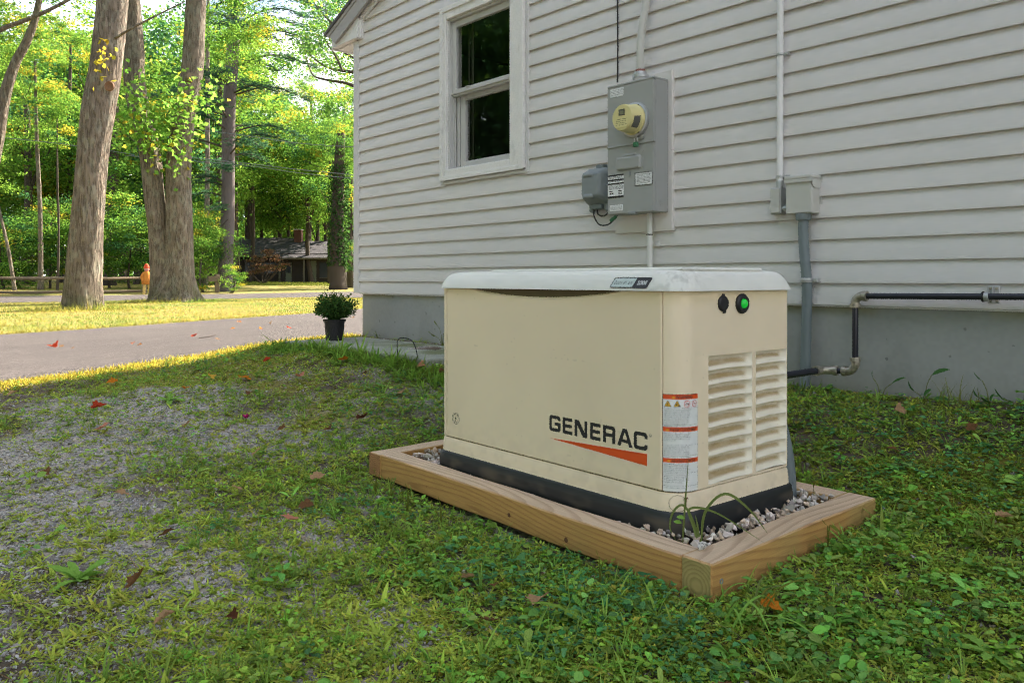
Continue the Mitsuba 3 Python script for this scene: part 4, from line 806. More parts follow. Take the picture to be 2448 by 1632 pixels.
st = [Polygon([(-1.786, -0.262), (-1.772, -0.262), (-1.779, -0.250)]).difference(Polygon([(-1.783, -0.2605), (-1.775, -0.2605), (-1.779, -0.2535)]))] + [sbox(-1.79 + 0.011 * k, -0.30, -1.785 + 0.011 * k, -0.268) for k in range(3)]
obj('stamp', moved(cat(ext(unary_union(st[:1]), 0.0006, FY0 + 0.0008), [ext(s.difference(unary_union([sbox(-2, z, -1, z + 0.0022) for z in np.arange(-0.299, -0.268, 0.0058)])), 0.0006, FY0 + 0.0008) for s in st[1:]]), FM), 'stamp_mat', F_)

# ------------------------------------------------------------------ stones
def pebble_set(rs, n):
    """Prototype crushed stones: small convex hulls."""
    out = []
    for _ in range(n):
        p = unit(rs.normal(size=(11, 3))) * rs.uniform(0.75, 1.1, (11, 1)) * np.array([1, rs.uniform(0.6, 0.9), rs.uniform(0.45, 0.75)])
        h = trimesh.convex.convex_hull(p); out.append((np.array(h.vertices), np.array(h.faces)))
    return out
def stones(rs, P, r, col, protos):
    """P (n,3), r (n,), col (n,3) -> one mesh with vertex colours."""
    parts, pick = [], rs.randint(0, len(protos), len(P))
    for i, (v, f) in enumerate(protos):
        k = np.where(pick == i)[0]
        if not len(k): continue
        q = rs.normal(size=(len(k), 4)) * [1, 0.35, 0.35, 1]; q /= np.linalg.norm(q, axis=1, keepdims=True)
        w, x, y, z = q.T
        Rm = np.stack([1 - 2 * (y * y + z * z), 2 * (x * y - z * w), 2 * (x * z + y * w), 2 * (x * y + z * w), 1 - 2 * (x * x + z * z), 2 * (y * z - x * w), 2 * (x * z - y * w), 2 * (y * z + x * w), 1 - 2 * (x * x + y * y)], 1).reshape(-1, 3, 3)
        V = np.einsum('kij,nj->kni', Rm, v) * r[k][:, None, None] + P[k][:, None]
        parts.append((V.reshape(-1, 3), (f[None] + (np.arange(len(k)) * len(v))[:, None, None]).reshape(-1, 3), np.repeat(col[k], len(v), 0)))
    return join(parts)
def stone_cols(rs, n, warm=0.25):
    g = rs.uniform(0.12, 0.44, n)[:, None] * np.array([1.04, 0.99, 0.95]) * rs.uniform(0.95, 1.05, (n, 3))
    w = rs.rand(n) < warm
    g[w] = (rs.uniform(0.18, 0.40, n)[:, None] * np.array([1.0, 0.82, 0.66]))[w]
    return g
PROTO = pebble_set(RS(2), 8)
def addmesh(name, vfc, m, parent=None, smooth=False): return obj(name, trimesh.Trimesh(vfc[0], vfc[1], process=False), m, parent, smooth, color=vfc[2])
rs = RS(21)
n = 3600
P = np.stack([rs.uniform(FX0 + 0.09, FX1 - 0.095, n), rs.uniform(FY0 + 0.09, FY1 - 0.09, n), np.zeros(n)], 1)
P = P @ FM[:3, :3].T + FM[:3, 3]
loc = (P - GM[:3, 3]) @ np.linalg.inv(GM[:3, :3]).T
keep = ~((loc[:, 0] > X0 + 0.02) & (loc[:, 0] < X1 - 0.02) & (loc[:, 1] > Y0 + 0.02) & (loc[:, 1] < Y1 - 0.02)); P = P[keep]; n = len(P)
P[:, 2] = -0.254 - 0.013 * (loc[keep][:, 1] < Y0) * (loc[keep][:, 0] < -1.5) + 0.010 * np.clip((P[:, 0] + 1.9) / 0.6, -1, 1) + rs.uniform(-0.012, 0.010, n) + 0.006 * meshkit.noise(P * 9)
r = np.clip(rs.lognormal(-4.45, 0.35, n), 0.006, 0.024)
c = np.clip(stone_cols(rs, n, 0.45) * 1.6 * [1.05, 1.0, 0.95], 0, .75)
tag(addmesh('gravel_bed', stones(rs, P, r, c, PROTO), 'stone_mat'), 'crushed stones filling the timber frame around the generator', kind='stuff')
obj_bed = sheet(np.linspace(FX0 + 0.08, FX1 - 0.09, 12), np.linspace(FY0 + 0.08, FY1 - 0.08, 8), lambda X, Y: X * 0 - 0.282)
obj('bed_soil', moved(trimesh.Trimesh(*obj_bed, process=False), FM), 'ground_mat', 'gravel_bed')
cs1 = stones(RS(3), np.array([[-1.262, -1.838, -0.222]]), np.array([0.019]), np.array([[0.46, 0.44, 0.38]]), pebble_set(RS(8), 1))
tag(obj('stone', trimesh.Trimesh(cs1[0], cs1[1], process=False), mat('pale_stone', proc(lambda p, n, uv: mix((0.42, 0.40, 0.36), (0.12, 0.11, 0.10), smoothstep(0.5, 0.75, noise(p.x * 190, p.y * 190, p.z * 190)))), 0.8)), 'small pale speckled stone lying on the near corner of the timber frame', 'stone')
# crushed stone over the yard
def in_frame(x, y, m=0.0):
    q = (np.stack([x, y, 0 * x], -1) - FM[:3, 3]) @ np.linalg.inv(FM[:3, :3]).T
    return (q[..., 0] > FX0 - m) & (q[..., 0] < FX1 + m) & (q[..., 1] > FY0 - m) & (q[..., 1] < FY1 + m)
def on_slab(x, y, m=0.0): return (x > SX0 - m) & (x < SX1 + m) & (y > SY0 - m) & (y < SY1 + m + 0.06)
def fb(x, y, s, seed): return meshkit.fbm(np.stack([x * s, y * s, x * 0], -1), 4, seed)
def bare(x, y):
    """Where the yard is worn down to stone and bare earth, in the nearer left part."""
    return np.clip((-2.45 - y) / 0.25, 0, 1) * np.clip((-0.9 - x) / 0.4, 0, 1) * np.clip((fb(x, y, 3.4, 131) - 0.38) * 5, 0, 1)
def gravelness(x, y): return np.clip(0.25 + 0.8 * blob_np(x, y, GRAVEL) + 0.5 * bare(x, y) + (fb(x, y, 2.1, 31) - 0.5) * 1.3, 0, 1) * (1 - 0.95 * np.clip((x + 1.5) / 0.4, 0, 1)) * (1 - 0.95 * np.clip((x + 2.6) / 0.4, 0, 1) * np.clip((y + 1.05) / 0.2, 0, 1))
def scatter(rs, n, x0=-6.15, x1=1.7, y0=-3.9, y1=-0.02, power=1.6):
    """Points on the yard in view, denser towards the camera."""
    a = np.where(rs.rand(n * 4) < 0.78, rs.uniform(-0.72, 0.72, n * 4), rs.uniform(-1.0, 1.5, n * 4)); d = 1.45 + (7.2 - 1.45) * rs.rand(n * 4)**power
    x = CAM[0] + d * (FWD[0] + a * math.sin(TH)); y = CAM[1] + d * (FWD[1] + a * math.cos(TH))
    k = (x > x0) & (x < x1) & (y > y0) & (y < y1) & ~in_frame(x, y, 0.012) & ~on_slab(x, y, 0.0)
    return x[k][:n], y[k][:n]
rs = RS(5)
x, y = scatter(rs, 105000, power=1.35)
k = rs.rand(len(x)) < 0.10 + 0.75 * gravelness(x, y)**1.3
x, y = x[k], y[k]; n = len(x)
r = np.clip(rs.lognormal(-5.35, 0.42, n), 0.0022, 0.016)
P = np.stack([x, y, height(x, y) + r * 0.15], 1)
tag(addmesh('gravel', stones(rs, P, r, stone_cols(rs, n, 0.2), pebble_set(RS(6), 8)), 'stone_mat'), 'loose grey crushed stone over the yard', kind='stuff')
print('gravel', n)

# ------------------------------------------------------------------ weeds and grass of the yard
def lush(x, y):
    """How green the yard is: full near the frame and along the wall, thin on the stone."""
    g = 0.62 + (fb(x, y, 1.6, 41) - 0.5) * 1.2 - 0.62 * blob_np(x, y, GRAVEL[:3]) - 0.9 * blob_np(x, y, GRAVEL[3:])
    q = np.maximum(np.maximum(-2.95 - x, x + 1.1), np.maximum(-2.0 - y, y + 0.95))
    g = g + 0.30 * np.exp(-np.maximum(q, 0) / 0.16) + 0.25 * np.clip((x + 1.4) / 0.6, 0, 1) + 0.45 * np.exp(-((y + 0.88) / 0.14)**2) * (x < -3.7) + 0.4 * np.exp(-((x + 3.4) / 0.5)**2 - ((y + 1.0) / 0.6)**2) + 0.35 * np.clip((x + 2.2) / 0.3, 0, 1) * np.clip((y + 1.1) / 0.2, 0, 1) - 0.35 * bare(x, y)
    return np.clip(g, 0, 1)
def plants(rs, x, y, nl, tpl, L, W, elev, col, bend, fold, stem=0.0, lift=0.0, hue=0.12, amt=0.25, Z=None):
    """Rosettes or tufts at (x, y): nl leaves each, leaving a short stem at their own elevation."""
    n = len(x); z = height(x, y) if Z is None else Z
    cnt = rs.randint(nl[0], nl[1] + 1, n); idx = np.repeat(np.arange(n), cnt); m = len(idx)
    a = rs.uniform(0, 2 * PI, m); e = rs.uniform(elev[0], elev[1], m)
    size = np.exp(rs.normal(0, 0.28, n))[idx]
    d = np.stack([np.cos(a) * np.cos(e), np.sin(a) * np.cos(e), np.sin(e)], 1)
    st = rs.uniform(0.2, 1.0, m) * stem * size
    se = rs.uniform(0.5, 1.4, m)
    base = np.stack([x[idx] + np.cos(a) * st * np.cos(se), y[idx] + np.sin(a) * st * np.cos(se), z[idx] + st * np.sin(se) + lift], 1)
    nn = np.stack([-np.cos(a) * np.sin(e), -np.sin(a) * np.sin(e), np.cos(e)], 1) + 0.25 * rs.normal(size=(m, 3))
    pc = jitter(rs, col, n, amt, hue)[idx] * rs.uniform(0.8, 1.2, (m, 1))
    return leaves(tpl, base, d, nn, rs.uniform(*L, m) * size, rs.uniform(*W, m) * size, np.clip(pc, 0.004, 0.8), rs.uniform(*bend, m), rs.uniform(*fold, m))
def pick(rs, n, f, power=1.35):
    x, y = scatter(rs, int(n * 1.25), power=power); k = rs.rand(len(x)) < f(x, y)
    return x[k], y[k]
rs = RS(12)
W_ = []
# crabgrass-like tufts, yellow green, over the stony part
x, y = pick(rs, 22000, lambda x, y: (0.30 + 0.9 * np.clip(fb(x, y, 2.6, 51) * 1.8 - 0.45, 0, 1)) * np.clip(1.0 - 0.6 * np.clip((x + 1.5) / 0.7, 0, 1), 0, 1) * (1 - 0.45 * np.clip(blob_np(x, y, GRAVEL[:2]), 0, 1)) * (1 - 0.5 * bare(x, y)))
W_.append(plants(rs, x, y, (4, 9), BLADE, (0.012, 0.032), (0.0030, 0.0062), (0.05, 1.0), (0.37, 0.44, 0.07), (0.1, 0.7), (0.0, 0.5)))
# fine dark green grass
x, y = pick(rs, 9500, lambda x, y: np.clip(lush(x, y) * 1.1 - 0.25, 0, 1) * (1 - 0.65 * np.clip((x + 1.6) / 0.5, 0, 1)))
W_.append(plants(rs, x, y, (4, 9), BLADE, (0.02, 0.055), (0.0020, 0.0042), (0.5, 1.4), (0.20, 0.32, 0.06), (0.0, 0.6), (0.0, 0.4)))
# small broad leaved seedlings
x, y = pick(rs, 8200, lambda x, y: np.clip(lush(x, y) * 1.1 - 0.12, 0, 1))
W_.append(plants(rs, x, y, (4, 8), OVATE, (0.007, 0.016), (0.006, 0.012), (-0.1, 0.6), (0.23, 0.38, 0.06), (0.0, 0.4), (0.0, 0.25), 0.018, 0.004, 0.2, 0.35))
# bluish green round leaved creeper in patches
x, y = pick(rs, 7500, lambda x, y: np.clip((fb(x, y, 1.9, 61) - 0.47) * 5, 0, 1) * np.clip(lush(x, y) * 1.3 - 0.35, 0, 1))
W_.append(plants(rs, x, y, (3, 6), OVATE, (0.008, 0.016), (0.008, 0.015), (-0.2, 0.35), (0.085, 0.22, 0.08), (0.0, 0.3), (0.1, 0.4), 0.026, 0.010, 0.15, 0.3))
# wider leaves on the slope right of the frame and along its near side
x, y = pick(rs, 5200, lambda x, y: np.clip(0.1 + np.clip((x + 1.35) / 0.3, 0, 1) + 0.5 * np.exp(-((x + 1.8) / 0.5)**2 - ((y + 2.2) / 0.18)**2), 0, 1) * np.clip((fb(x, y, 4.5, 91) - 0.40) * 4, 0, 1))
W_.append(plants(rs, x, y, (3, 6), OVATE, (0.011, 0.024), (0.009, 0.017), (-0.25, 0.6), (0.185, 0.36, 0.075), (0.1, 0.5), (0.1, 0.4), 0.032, 0.010, 0.22, 0.4))
# larger leaves: plantain, dandelion, violet
x, y = pick(rs, 1300, lambda x, y: np.clip(lush(x, y) * 1.2 - 0.45, 0, 1) * (0.35 + 0.55 * np.clip((x + 1.5) / 0.5, 0, 1)))
W_.append(plants(rs, x, y, (3, 6), LANCE, (0.022, 0.046), (0.010, 0.018), (0.1, 0.9), (0.24, 0.40, 0.08), (0.1, 0.7), (0.1, 0.4), 0.012, 0.003, 0.18, 0.3))
x, y = pick(rs, 1500, lambda x, y: np.clip(lush(x, y) * 1.2 - 0.45, 0, 1) * (0.3 + 0.7 * np.clip((x + 1.5) / 0.5, 0, 1)))
W_.append(plants(rs, x, y, (2, 5), OVATE, (0.014, 0.027), (0.011, 0.020), (-0.1, 0.7), (0.135, 0.28, 0.065), (0.1, 0.6), (0.1, 0.4), 0.032, 0.006, 0.18, 0.3))
# taller grass overhanging the front of the slab
x = rs.uniform(-6.05, -3.7, 420); y = -0.80 - np.abs(rs.normal(0.05, 0.07, 420))
W_.append(plants(rs, x, y, (5, 10), BLADE, (0.04, 0.10), (0.004, 0.008), (0.5, 1.4), (0.19, 0.32, 0.05), (0.1, 0.8), (0.0, 0.4)))
# a matted layer of very small leaves
x, y = pick(rs, 34000, lambda x, y: np.clip(0.30 + 0.9 * (fb(x, y, 3.1, 81) - 0.35) + 0.3 * lush(x, y), 0, 1) * (1 - 0.6 * np.clip(blob_np(x, y, GRAVEL), 0, 1)) * (1 - 0.75 * bare(x, y)), 1.2)
W_.append(plants(rs, x, y, (4, 8), QUAD, (0.005, 0.011), (0.003, 0.007), (-0.1, 0.9), (0.34, 0.42, 0.065), (0, 0), (0, 0.3), 0.012, 0.002, 0.2, 0.4))
# thin yellow stalks and dry bits
x, y = pick(rs, 3000, lambda x, y: 0.5 + 0 * x)
W_.append(plants(rs, x, y, (1, 3), BLADE, (0.02, 0.06), (0.0010, 0.0020), (-0.05, 0.5), (0.24, 0.165, 0.075), (-0.2, 0.3), (0, 0)))
tag(addmesh('weeds', join(W_), 'weed_mat'), 'low weeds and creeping plants covering the yard', kind='stuff')
print('weed triangles', sum(len(w[1]) for w in W_))
# moss in low cushions
x, y = pick(rs, 30000, lambda x, y: np.clip(blob_np(x, y, MOSS) * 1.1 + (fb(x, y, 2.0, 71) - 0.60) * 3, 0, 1))
x, y = x[:14000], y[:14000]
tag(addmesh('moss', plants(rs, x, y, (3, 5), QUAD, (0.004, 0.010), (0.0025, 0.005), (0.2, 1.3), (0.19, 0.175, 0.018), (0, 0), (0, 0)), 'weed_mat'), 'olive moss cushions among the stones', kind='stuff')

# ------------------------------------------------------------------ single weeds that stand out
def col_leaf(k, c, dt=0.6): return thin(k, {'type': 'rgb', 'value': list(c)}, 0.5, dt)
col_leaf('leaf_fresh', (0.21, 0.38, 0.07)); col_leaf('leaf_deep', (0.065, 0.15, 0.045)); col_leaf('leaf_olive', (0.15, 0.17, 0.03)); col_leaf('blade_green', (0.15, 0.19, 0.055))
def leaf_strip(path, w, fold=0.25, up=(0, 0, 1), n=10):
    """A long blade along a curve, folded along its midrib."""
    c = curve(path, 6); m = len(c); t = np.gradient(c, axis=0); t = unit(t)
    s = unit(np.cross(t, np.array(up, float) + 0 * t)); nn = np.cross(s, t)
    u = np.linspace(0, 1, m); ww = w * np.minimum(1, (1 - u) * 2.6) ** 0.8 * np.minimum(1, 0.35 + u * 4)
    V = np.stack([c - s * ww[:, None] + nn * (fold * ww)[:, None], c, c + s * ww[:, None] + nn * (fold * ww)[:, None]], 1).reshape(-1, 3)
    f = []
    for i in range(m - 1):
        for j in range(2): a = i * 3 + j; f += [(a, a + 1, a + 4), (a, a + 4, a + 3)]
    return trimesh.Trimesh(V, np.array(f), process=False)
def toothed(L, w, n=9):
    """A dandelion leaf outline as a template: lobed margins."""
    rows = [(0, 0.05)]
    for i in range(1, n): u = i / n; rows.append((u, (0.16 + 0.34 * math.sin(PI * min(1, u * 0.62 + 0.1)) * (1.0 if i % 2 else 0.55))))
    return grid_template(rows + [(1, 0)], [-1, 0, 1])
DAND = toothed(1, 1)
def rosette(name, label, x, y, n, L, W, elev, mat_, seed, tpl=DAND, bend=(0.3, 0.9), catg='weed', Z=None):
    rs = RS(seed); z = float(height(x, y)) if Z is None else Z
    t = thing(name, label, catg)
    for i in range(n):
        a = 2 * PI * i / n + rs.uniform(-0.3, 0.3); e = rs.uniform(*elev)
        d = np.array([[math.cos(a) * math.cos(e), math.sin(a) * math.cos(e), math.sin(e)]]); nn = np.array([[-math.cos(a) * math.sin(e), -math.sin(a) * math.sin(e), math.cos(e)]]) + rs.normal(0, 0.15, (1, 3))
        k = rs.uniform(0.7, 1.15)
        v, f, _ = leaves(tpl, np.array([[x, y, z + 0.004]]), d, nn, L * k, W * k, np.zeros((1, 3)), rs.uniform(*bend), 0.25)
        obj('leaf', trimesh.Trimesh(v, f, process=False), mat_, t, True)
    return t
rosette('dandelion', 'bright green toothed rosette among stones at far lower left', -2.52, -3.02, 18, 0.075, 0.024, (0.35, 1.2), 'leaf_fresh', 1)
rosette('dandelion', 'broad pale green rosette right of the timber frame near corner', -0.62, -1.72, 11, 0.070, 0.026, (0.15, 0.8), 'leaf_fresh', 2)
rosette('dandelion', 'leafy rosette on the stones below the shadow edge of the driveway', -4.75, -2.05, 10, 0.10, 0.035, (0.3, 1.1), 'leaf_fresh', 3)
rosette('dandelion', 'upright leafy weed at the front edge of the concrete slab', -4.93, -0.86, 6, 0.14, 0.035, (0.7, 1.4), 'leaf_fresh', 4, LANCE)
rosette('plantain', 'broad leaved green weed in front of the long front timber', -1.62, -2.12, 10, 0.038, 0.023, (0.0, 0.8), 'leaf_deep', 5, OVATE)
rosette('plantain', 'low dark green broad leaved clump in front of the timber stamp', -1.82, -2.10, 12, 0.036, 0.023, (0.0, 0.8), 'leaf_deep', 6, OVATE)
rosette('plantain', 'dark green leafy clump at the bottom edge below the near corner', -1.28, -2.50, 14, 0.030, 0.019, (0.0, 0.9), 'leaf_deep', 7, OVATE)
rosette('plantain', 'dark green clump right of the frame near the bottom of the picture', -0.55, -2.10, 14, 0.036, 0.023, (0.0, 0.8), 'leaf_deep', 8, OVATE)
def stalked(name, label, x, y, specs, mat_='leaf_deep', z=None):
    z = float(height(x, y)) if z is None else z
    t = thing(name, label, 'weed')
    for dx, dy, dz, L, W, ang in specs:
        top = np.array([x + dx, y + dy, z + dz])
        obj('stem', tube(curve([(x, y, z - 0.01), (x + dx * 0.35, y + dy * 0.35, z + dz * 0.6), tuple(top)], 5), [0.0020] * 5 + [0.0013] * 6, 6), 'leaf_olive', t, True)
        d = np.array([[math.cos(ang) * 0.85, -0.15, math.sin(ang)]])
        v, f, _ = leaves(OVATE, top[None], d, np.array([[-math.sin(ang), -0.7, math.cos(ang)]]), L, W, np.zeros((1, 3)), 0.25, 0.2)
        obj('leaf', trimesh.Trimesh(v, f, process=False), mat_, t, True)
    return t
stalked('tall_weed', 'tall weed with one broad leaf curling up against the foundation', -1.425, -0.07, [(0.035, -0.01, 0.125, 0.075, 0.032, 0.5), (-0.03, -0.02, 0.05, 0.05, 0.03, 2.4), (0.01, -0.03, 0.035, 0.045, 0.035, 0.9), (0.05, -0.03, 0.03, 0.06, 0.025, 0.2)])
stalked('tall_weed', 'narrow leaved weed pair by the foundation below the gas elbow', -1.605, -0.07, [(-0.035, 0.0, 0.09, 0.035, 0.012, 1.9), (0.045, 0.0, 0.075, 0.07, 0.018, 0.6)])
stalked('tall_weed', 'bent weed with hanging leaf near the bracket end of the foundation', -1.165, -0.10, [(-0.02, -0.02, 0.115, 0.045, 0.014, 2.6), (0.01, -0.03, 0.04, 0.035, 0.025, 1.2), (-0.03, -0.03, 0.05, 0.035, 0.025, 2.4)])
stalked('tall_weed', 'round leaved weed at the far right foot of the foundation', -1.06, -0.12, [(0.02, 0, 0.06, 0.045, 0.04, 0.6), (-0.05, 0, 0.05, 0.05, 0.02, 2.5), (-0.09, 0, 0.03, 0.05, 0.02, 2.9)])
stalked('tall_weed', 'yellowing weed at the foundation between slab and generator', -4.75, -0.14, [(-0.02, -0.02, 0.15, 0.06, 0.045, 2.7), (0.05, -0.02, 0.11, 0.05, 0.02, 0.2), (-0.05, -0.03, 0.08, 0.08, 0.045, 3.0), (0.09, -0.02, 0.06, 0.07, 0.03, 0.4)], 'leaf_olive')
stalked('tall_weed', 'bushy weed beside the generator at the foot of the foundation', -3.75, -0.22, [(0.0, 0, 0.16, 0.05, 0.03, 1.2), (0.07, 0, 0.12, 0.05, 0.03, 0.4), (-0.07, 0, 0.12, 0.05, 0.03, 2.6), (0.03, -0.02, 0.07, 0.06, 0.035, 0.7), (-0.04, -0.03, 0.07, 0.06, 0.035, 2.8), (0.1, 0, 0.06, 0.05, 0.03, 0.2)], 'leaf_deep')
stalked('clover', 'single olive leaf standing in the stones at the far frame corner', -1.335, -1.135, [(0.002, -0.01, 0.055, 0.030, 0.026, 1.4)], 'leaf_olive', -0.262)
stalked('clover', 'slim sprouts against the far right timber of the frame', -1.14, -1.42, [(0.0, 0.0, 0.085, 0.03, 0.012, 2.6), (0.004, 0.004, 0.088, 0.035, 0.010, -0.2)], 'leaf_olive')
for i, (x, y) in enumerate(((-2.66, -1.97), (-2.54, -1.98), (-2.42, -1.985), (-2.2, -2.0), (-1.45, -2.03))):
    stalked('sprout', ['first', 'second', 'third', 'fourth', 'fifth'][i] + ' sprout from the left along the long front timber', x, y, [(0.0, 0.0, 0.085, 0.022, 0.010, 2.4), (0.012, 0, 0.075, 0.02, 0.012, 0.5), (-0.018, -0.01, 0.06, 0.025, 0.012, 2.8), (0.03, -0.01, 0.055, 0.02, 0.011, 0.3)], 'leaf_olive')
    tag(f'sprout_{i:03d}' if i else 'sprout', group='sprouts along the front timber')
g1 = thing('grass_clump', 'long arching grass blades sprouting from the stones at the near frame corner', 'grass clump')
gx, gy, gz = -1.300, -1.795, -0.252
for p_, w_ in (([(0, 0, 0), (0.01, 0.005, 0.10), (0.055, 0.03, 0.155), (0.10, 0.07, 0.118), (0.13, 0.12, 0.045)], 0.0045), ([(-0.06, 0.0, 0.0), (-0.045, -0.01, 0.10), (-0.025, -0.02, 0.25)], 0.0032),
    ([(0, 0, 0), (-0.03, 0.01, 0.05), (-0.05, 0.02, 0.095), (0.01, 0.06, 0.088), (0.12, 0.12, 0.02)], 0.0042), ([(-0.005, 0, 0), (-0.03, 0.02, 0.045), (-0.085, 0.04, 0.092), (-0.115, 0.03, 0.07), (-0.11, 0.01, 0.03), (-0.07, -0.01, 0.004)], 0.004),
    ([(0, 0, 0), (-0.02, 0.015, 0.05), (-0.04, 0.03, 0.08)], 0.003), ([(0.0, 0.0, 0.0), (0.035, 0.05, 0.012), (0.09, 0.10, 0.016)], 0.003)):
    obj('blade', leaf_strip([(gx + a, gy + b, gz + c) for a, b, c in p_], w_ * 0.8, up=(0.3, -0.8, 0.4)), 'blade_green', g1, True)
for dx, dz in ((-0.045, 0.075), (-0.055, 0.06)): 
    v, f, _ = leaves(OVATE, np.array([[gx + dx, gy - 0.01, gz + dz]]), np.array([[-0.8, -0.3, 0.2]]), np.array([[0, -0.5, 1.0]]), 0.024, 0.016, np.zeros((1, 3)), 0.2, 0.2); obj('leaf', trimesh.Trimesh(v, f, process=False), 'leaf_fresh', g1, True)
g2 = thing('grass_clump', 'long grass blades lying outside the near corner of the timber frame', 'grass clump')
rs = RS(33)
for i in range(16):
    a = rs.uniform(-1.0, 1.9); L = rs.uniform(0.08, 0.24); hh = rs.uniform(0.03, 0.12)
    x_, y_ = -1.125 + rs.uniform(-0.05, 0.10), -1.98 + rs.uniform(-0.07, 0.08); z_ = float(height(x_, y_))
    obj('blade', leaf_strip([(x_, y_, z_), (x_ + L * .35 * math.cos(a), y_ + L * .35 * math.sin(a), z_ + hh * 0.8), (x_ + L * .7 * math.cos(a), y_ + L * .7 * math.sin(a), z_ + hh), (x_ + L * math.cos(a), y_ + L * math.sin(a), z_ + hh * rs.uniform(0.4, 0.95))], rs.uniform(0.002, 0.0042)), ['blade_green', 'leaf_olive', 'leaf_fresh'][i % 3], g2, True)
g3 = thing('grass_clump', 'fine wispy grass growing at the foundation on the right', 'grass clump')
for i in range(26):
    a = rs.uniform(0, 2 * PI); x_, y_ = -1.27 + rs.uniform(-0.07, 0.08), -0.13 + rs.uniform(-0.05, 0.05); z_ = float(height(x_, y_)); L = rs.uniform(0.06, 0.14)
    obj('blade', leaf_strip([(x_, y_, z_), (x_ + .2 * L * math.cos(a), y_ + .1 * L * math.sin(a), z_ + L * 0.6), (x_ + .6 * L * math.cos(a), y_ + .3 * L * math.sin(a), z_ + L)], 0.0014), 'leaf_olive', g3, True)
# fallen leaves
LEAFC = {'tan': (0.36, 0.22, 0.12), 'brown': (0.15, 0.075, 0.035), 'red': (0.34, 0.045, 0.02), 'orange': (0.50, 0.17, 0.02), 'pink': (0.46, 0.20, 0.13), 'dark': (0.09, 0.035, 0.02), 'yellow': (0.52, 0.32, 0.05)}
for k_, c_ in LEAFC.items(): thin('fallen_' + k_, {'type': 'rgb', 'value': list(c_)}, 0.6, 0.5)
def fallen(x, y, s, colr, seed, label, group=None, tpl=MAPLE, lift=0.034, z=None):
    rs = RS(seed + 500); a = rs.uniform(0, 2 * PI); e = rs.uniform(-0.1, 0.35)
    z = (float(height(x, y)) if z is None else z) + lift
    d = np.array([[math.cos(a) * math.cos(e), math.sin(a) * math.cos(e), math.sin(e)]]); nn = np.array([[rs.normal() * 0.35, rs.normal() * 0.35 - 0.25, 1.0]])
    v, f, _ = leaves(tpl, np.array([[x, y, z]]), d, nn, s * 1.15, s * 0.95, np.zeros((1, 3)), rs.uniform(-0.5, 0.5), rs.uniform(0.1, 0.7))
    m = trimesh.Trimesh(v, f, process=False).subdivide(); vv = np.array(m.vertices); vv[:, 2] += (meshkit.noise(vv * 60 + seed) - 0.5) * s * 0.25
    k = obj('fallen_leaf', trimesh.Trimesh(vv, m.faces, process=False), 'fallen_' + colr)
    tag(k, label, 'fallen leaf', group)
G1, G2 = 'fallen leaves on the driveway', 'withered leaves among the weeds'
for i, (x, y, s, c, lab) in enumerate((
    (-2.55, -2.34, .052, 'pink', 'salmon pink fallen leaf on the weeds left of the frame'), (-2.90, -2.12, .055, 'tan', 'curled tan fallen leaf in the weeds near the left frame corner'),
    (-2.71, -2.26, .055, 'brown', 'brown fallen leaf just behind the salmon pink leaf'), (-1.07, -1.89, .055, 'orange', 'bright orange fallen leaf in the grass below the near frame corner'),
    (-1.47, -2.21, .058, 'tan', 'large tan maple leaf on the stones in front of the long timber'), (-1.63, -2.22, .045, 'brown', 'curled dark brown leaf between the tan maple leaf and the frame'),
    (-1.50, -2.36, .050, 'brown', 'flat reddish brown leaf on the stones at bottom centre'), (-1.75, -2.25, .040, 'tan', 'small folded tan leaf left of the tan maple leaf'),
    (-2.34, -2.94, .060, 'brown', 'dull brown leaf on the stones beside the bright toothed rosette'), (-2.09, -2.90, .050, 'tan', 'olive tan leaf on the stones at lower left'),
    (-1.97, -2.79, .035, 'dark', 'small dark curled leaf at the bottom of the picture'), (-4.83, -2.44, .075, 'red', 'dark red leaf standing in the weeds on the far stone patch'),
    (-4.39, -2.52, .070, 'pink', 'pale pinkish leaf on the far stone patch'), (-4.97, -1.56, .080, 'orange', 'large orange leaf on the moss near the driveway edge'),
    (-5.10, -1.68, .055, 'yellow', 'small yellow leaf left of the large orange leaf'), (-4.87, -1.91, .050, 'orange', 'orange leaf lying on the stone patch'),
    (-3.53, -1.50, .065, 'dark', 'dark crumpled leaf in the grass near the generator'), (-3.71, -1.17, .065, 'tan', 'tan leaf in the grass behind the left timber'),
    (-4.56, -1.36, .060, 'pink', 'pinkish tan leaf in the weeds between slab and stone patch'), (-4.01, -0.80, .060, 'pink', 'pink brown leaf at the right end of the concrete slab'),
    (-4.66, -0.84, .075, 'red', 'dark red curled leaf at the front edge of the slab'), (-4.68, -0.95, .060, 'orange', 'orange brown leaf in front of the slab'),
    (-5.67, -2.70, .060, 'tan', 'pale tan leaf at the driveway edge by the shadow line'), (-8.86, -1.83, .10, 'red', 'vivid red leaf alone on the sunny driveway'))):
    fallen(x, y, s, c, i, lab)
DRV = ((-8.01, -.79, .13, 'red'), (-8.76, .23, .10, 'orange'), (-8.45, .44, .14, 'red'), (-9.22, .13, .11, 'orange'), (-8.32, -1.84, .09, 'tan'), (-7.89, -1.86, .08, 'tan'), (-7.67, -1.43, .09, 'pink'), (-7.47, -1.41, .09, 'orange'), (-11.1, .92, .14, 'orange'), (-10.6, 1.2, .13, 'tan'), (-7.0, -.9, .09, 'tan'), (-9.9, 1.9, .14, 'red'), (-10.8, 2.6, .13, 'tan'), (-7.2, .4, .09, 'tan'), (-8.1, 1.6, .1, 'pink'))
ORD = ['first', 'second', 'third', 'fourth', 'fifth', 'sixth', 'seventh', 'eighth', 'ninth', 'tenth', 'eleventh', 'twelfth', 'thirteenth', 'fourteenth', 'fifteenth']
def across(x, y): q = np.array([x, y]) - CAM[:2]; return (q @ np.array([math.sin(TH), math.cos(TH)])) / (q @ FWD[:2])
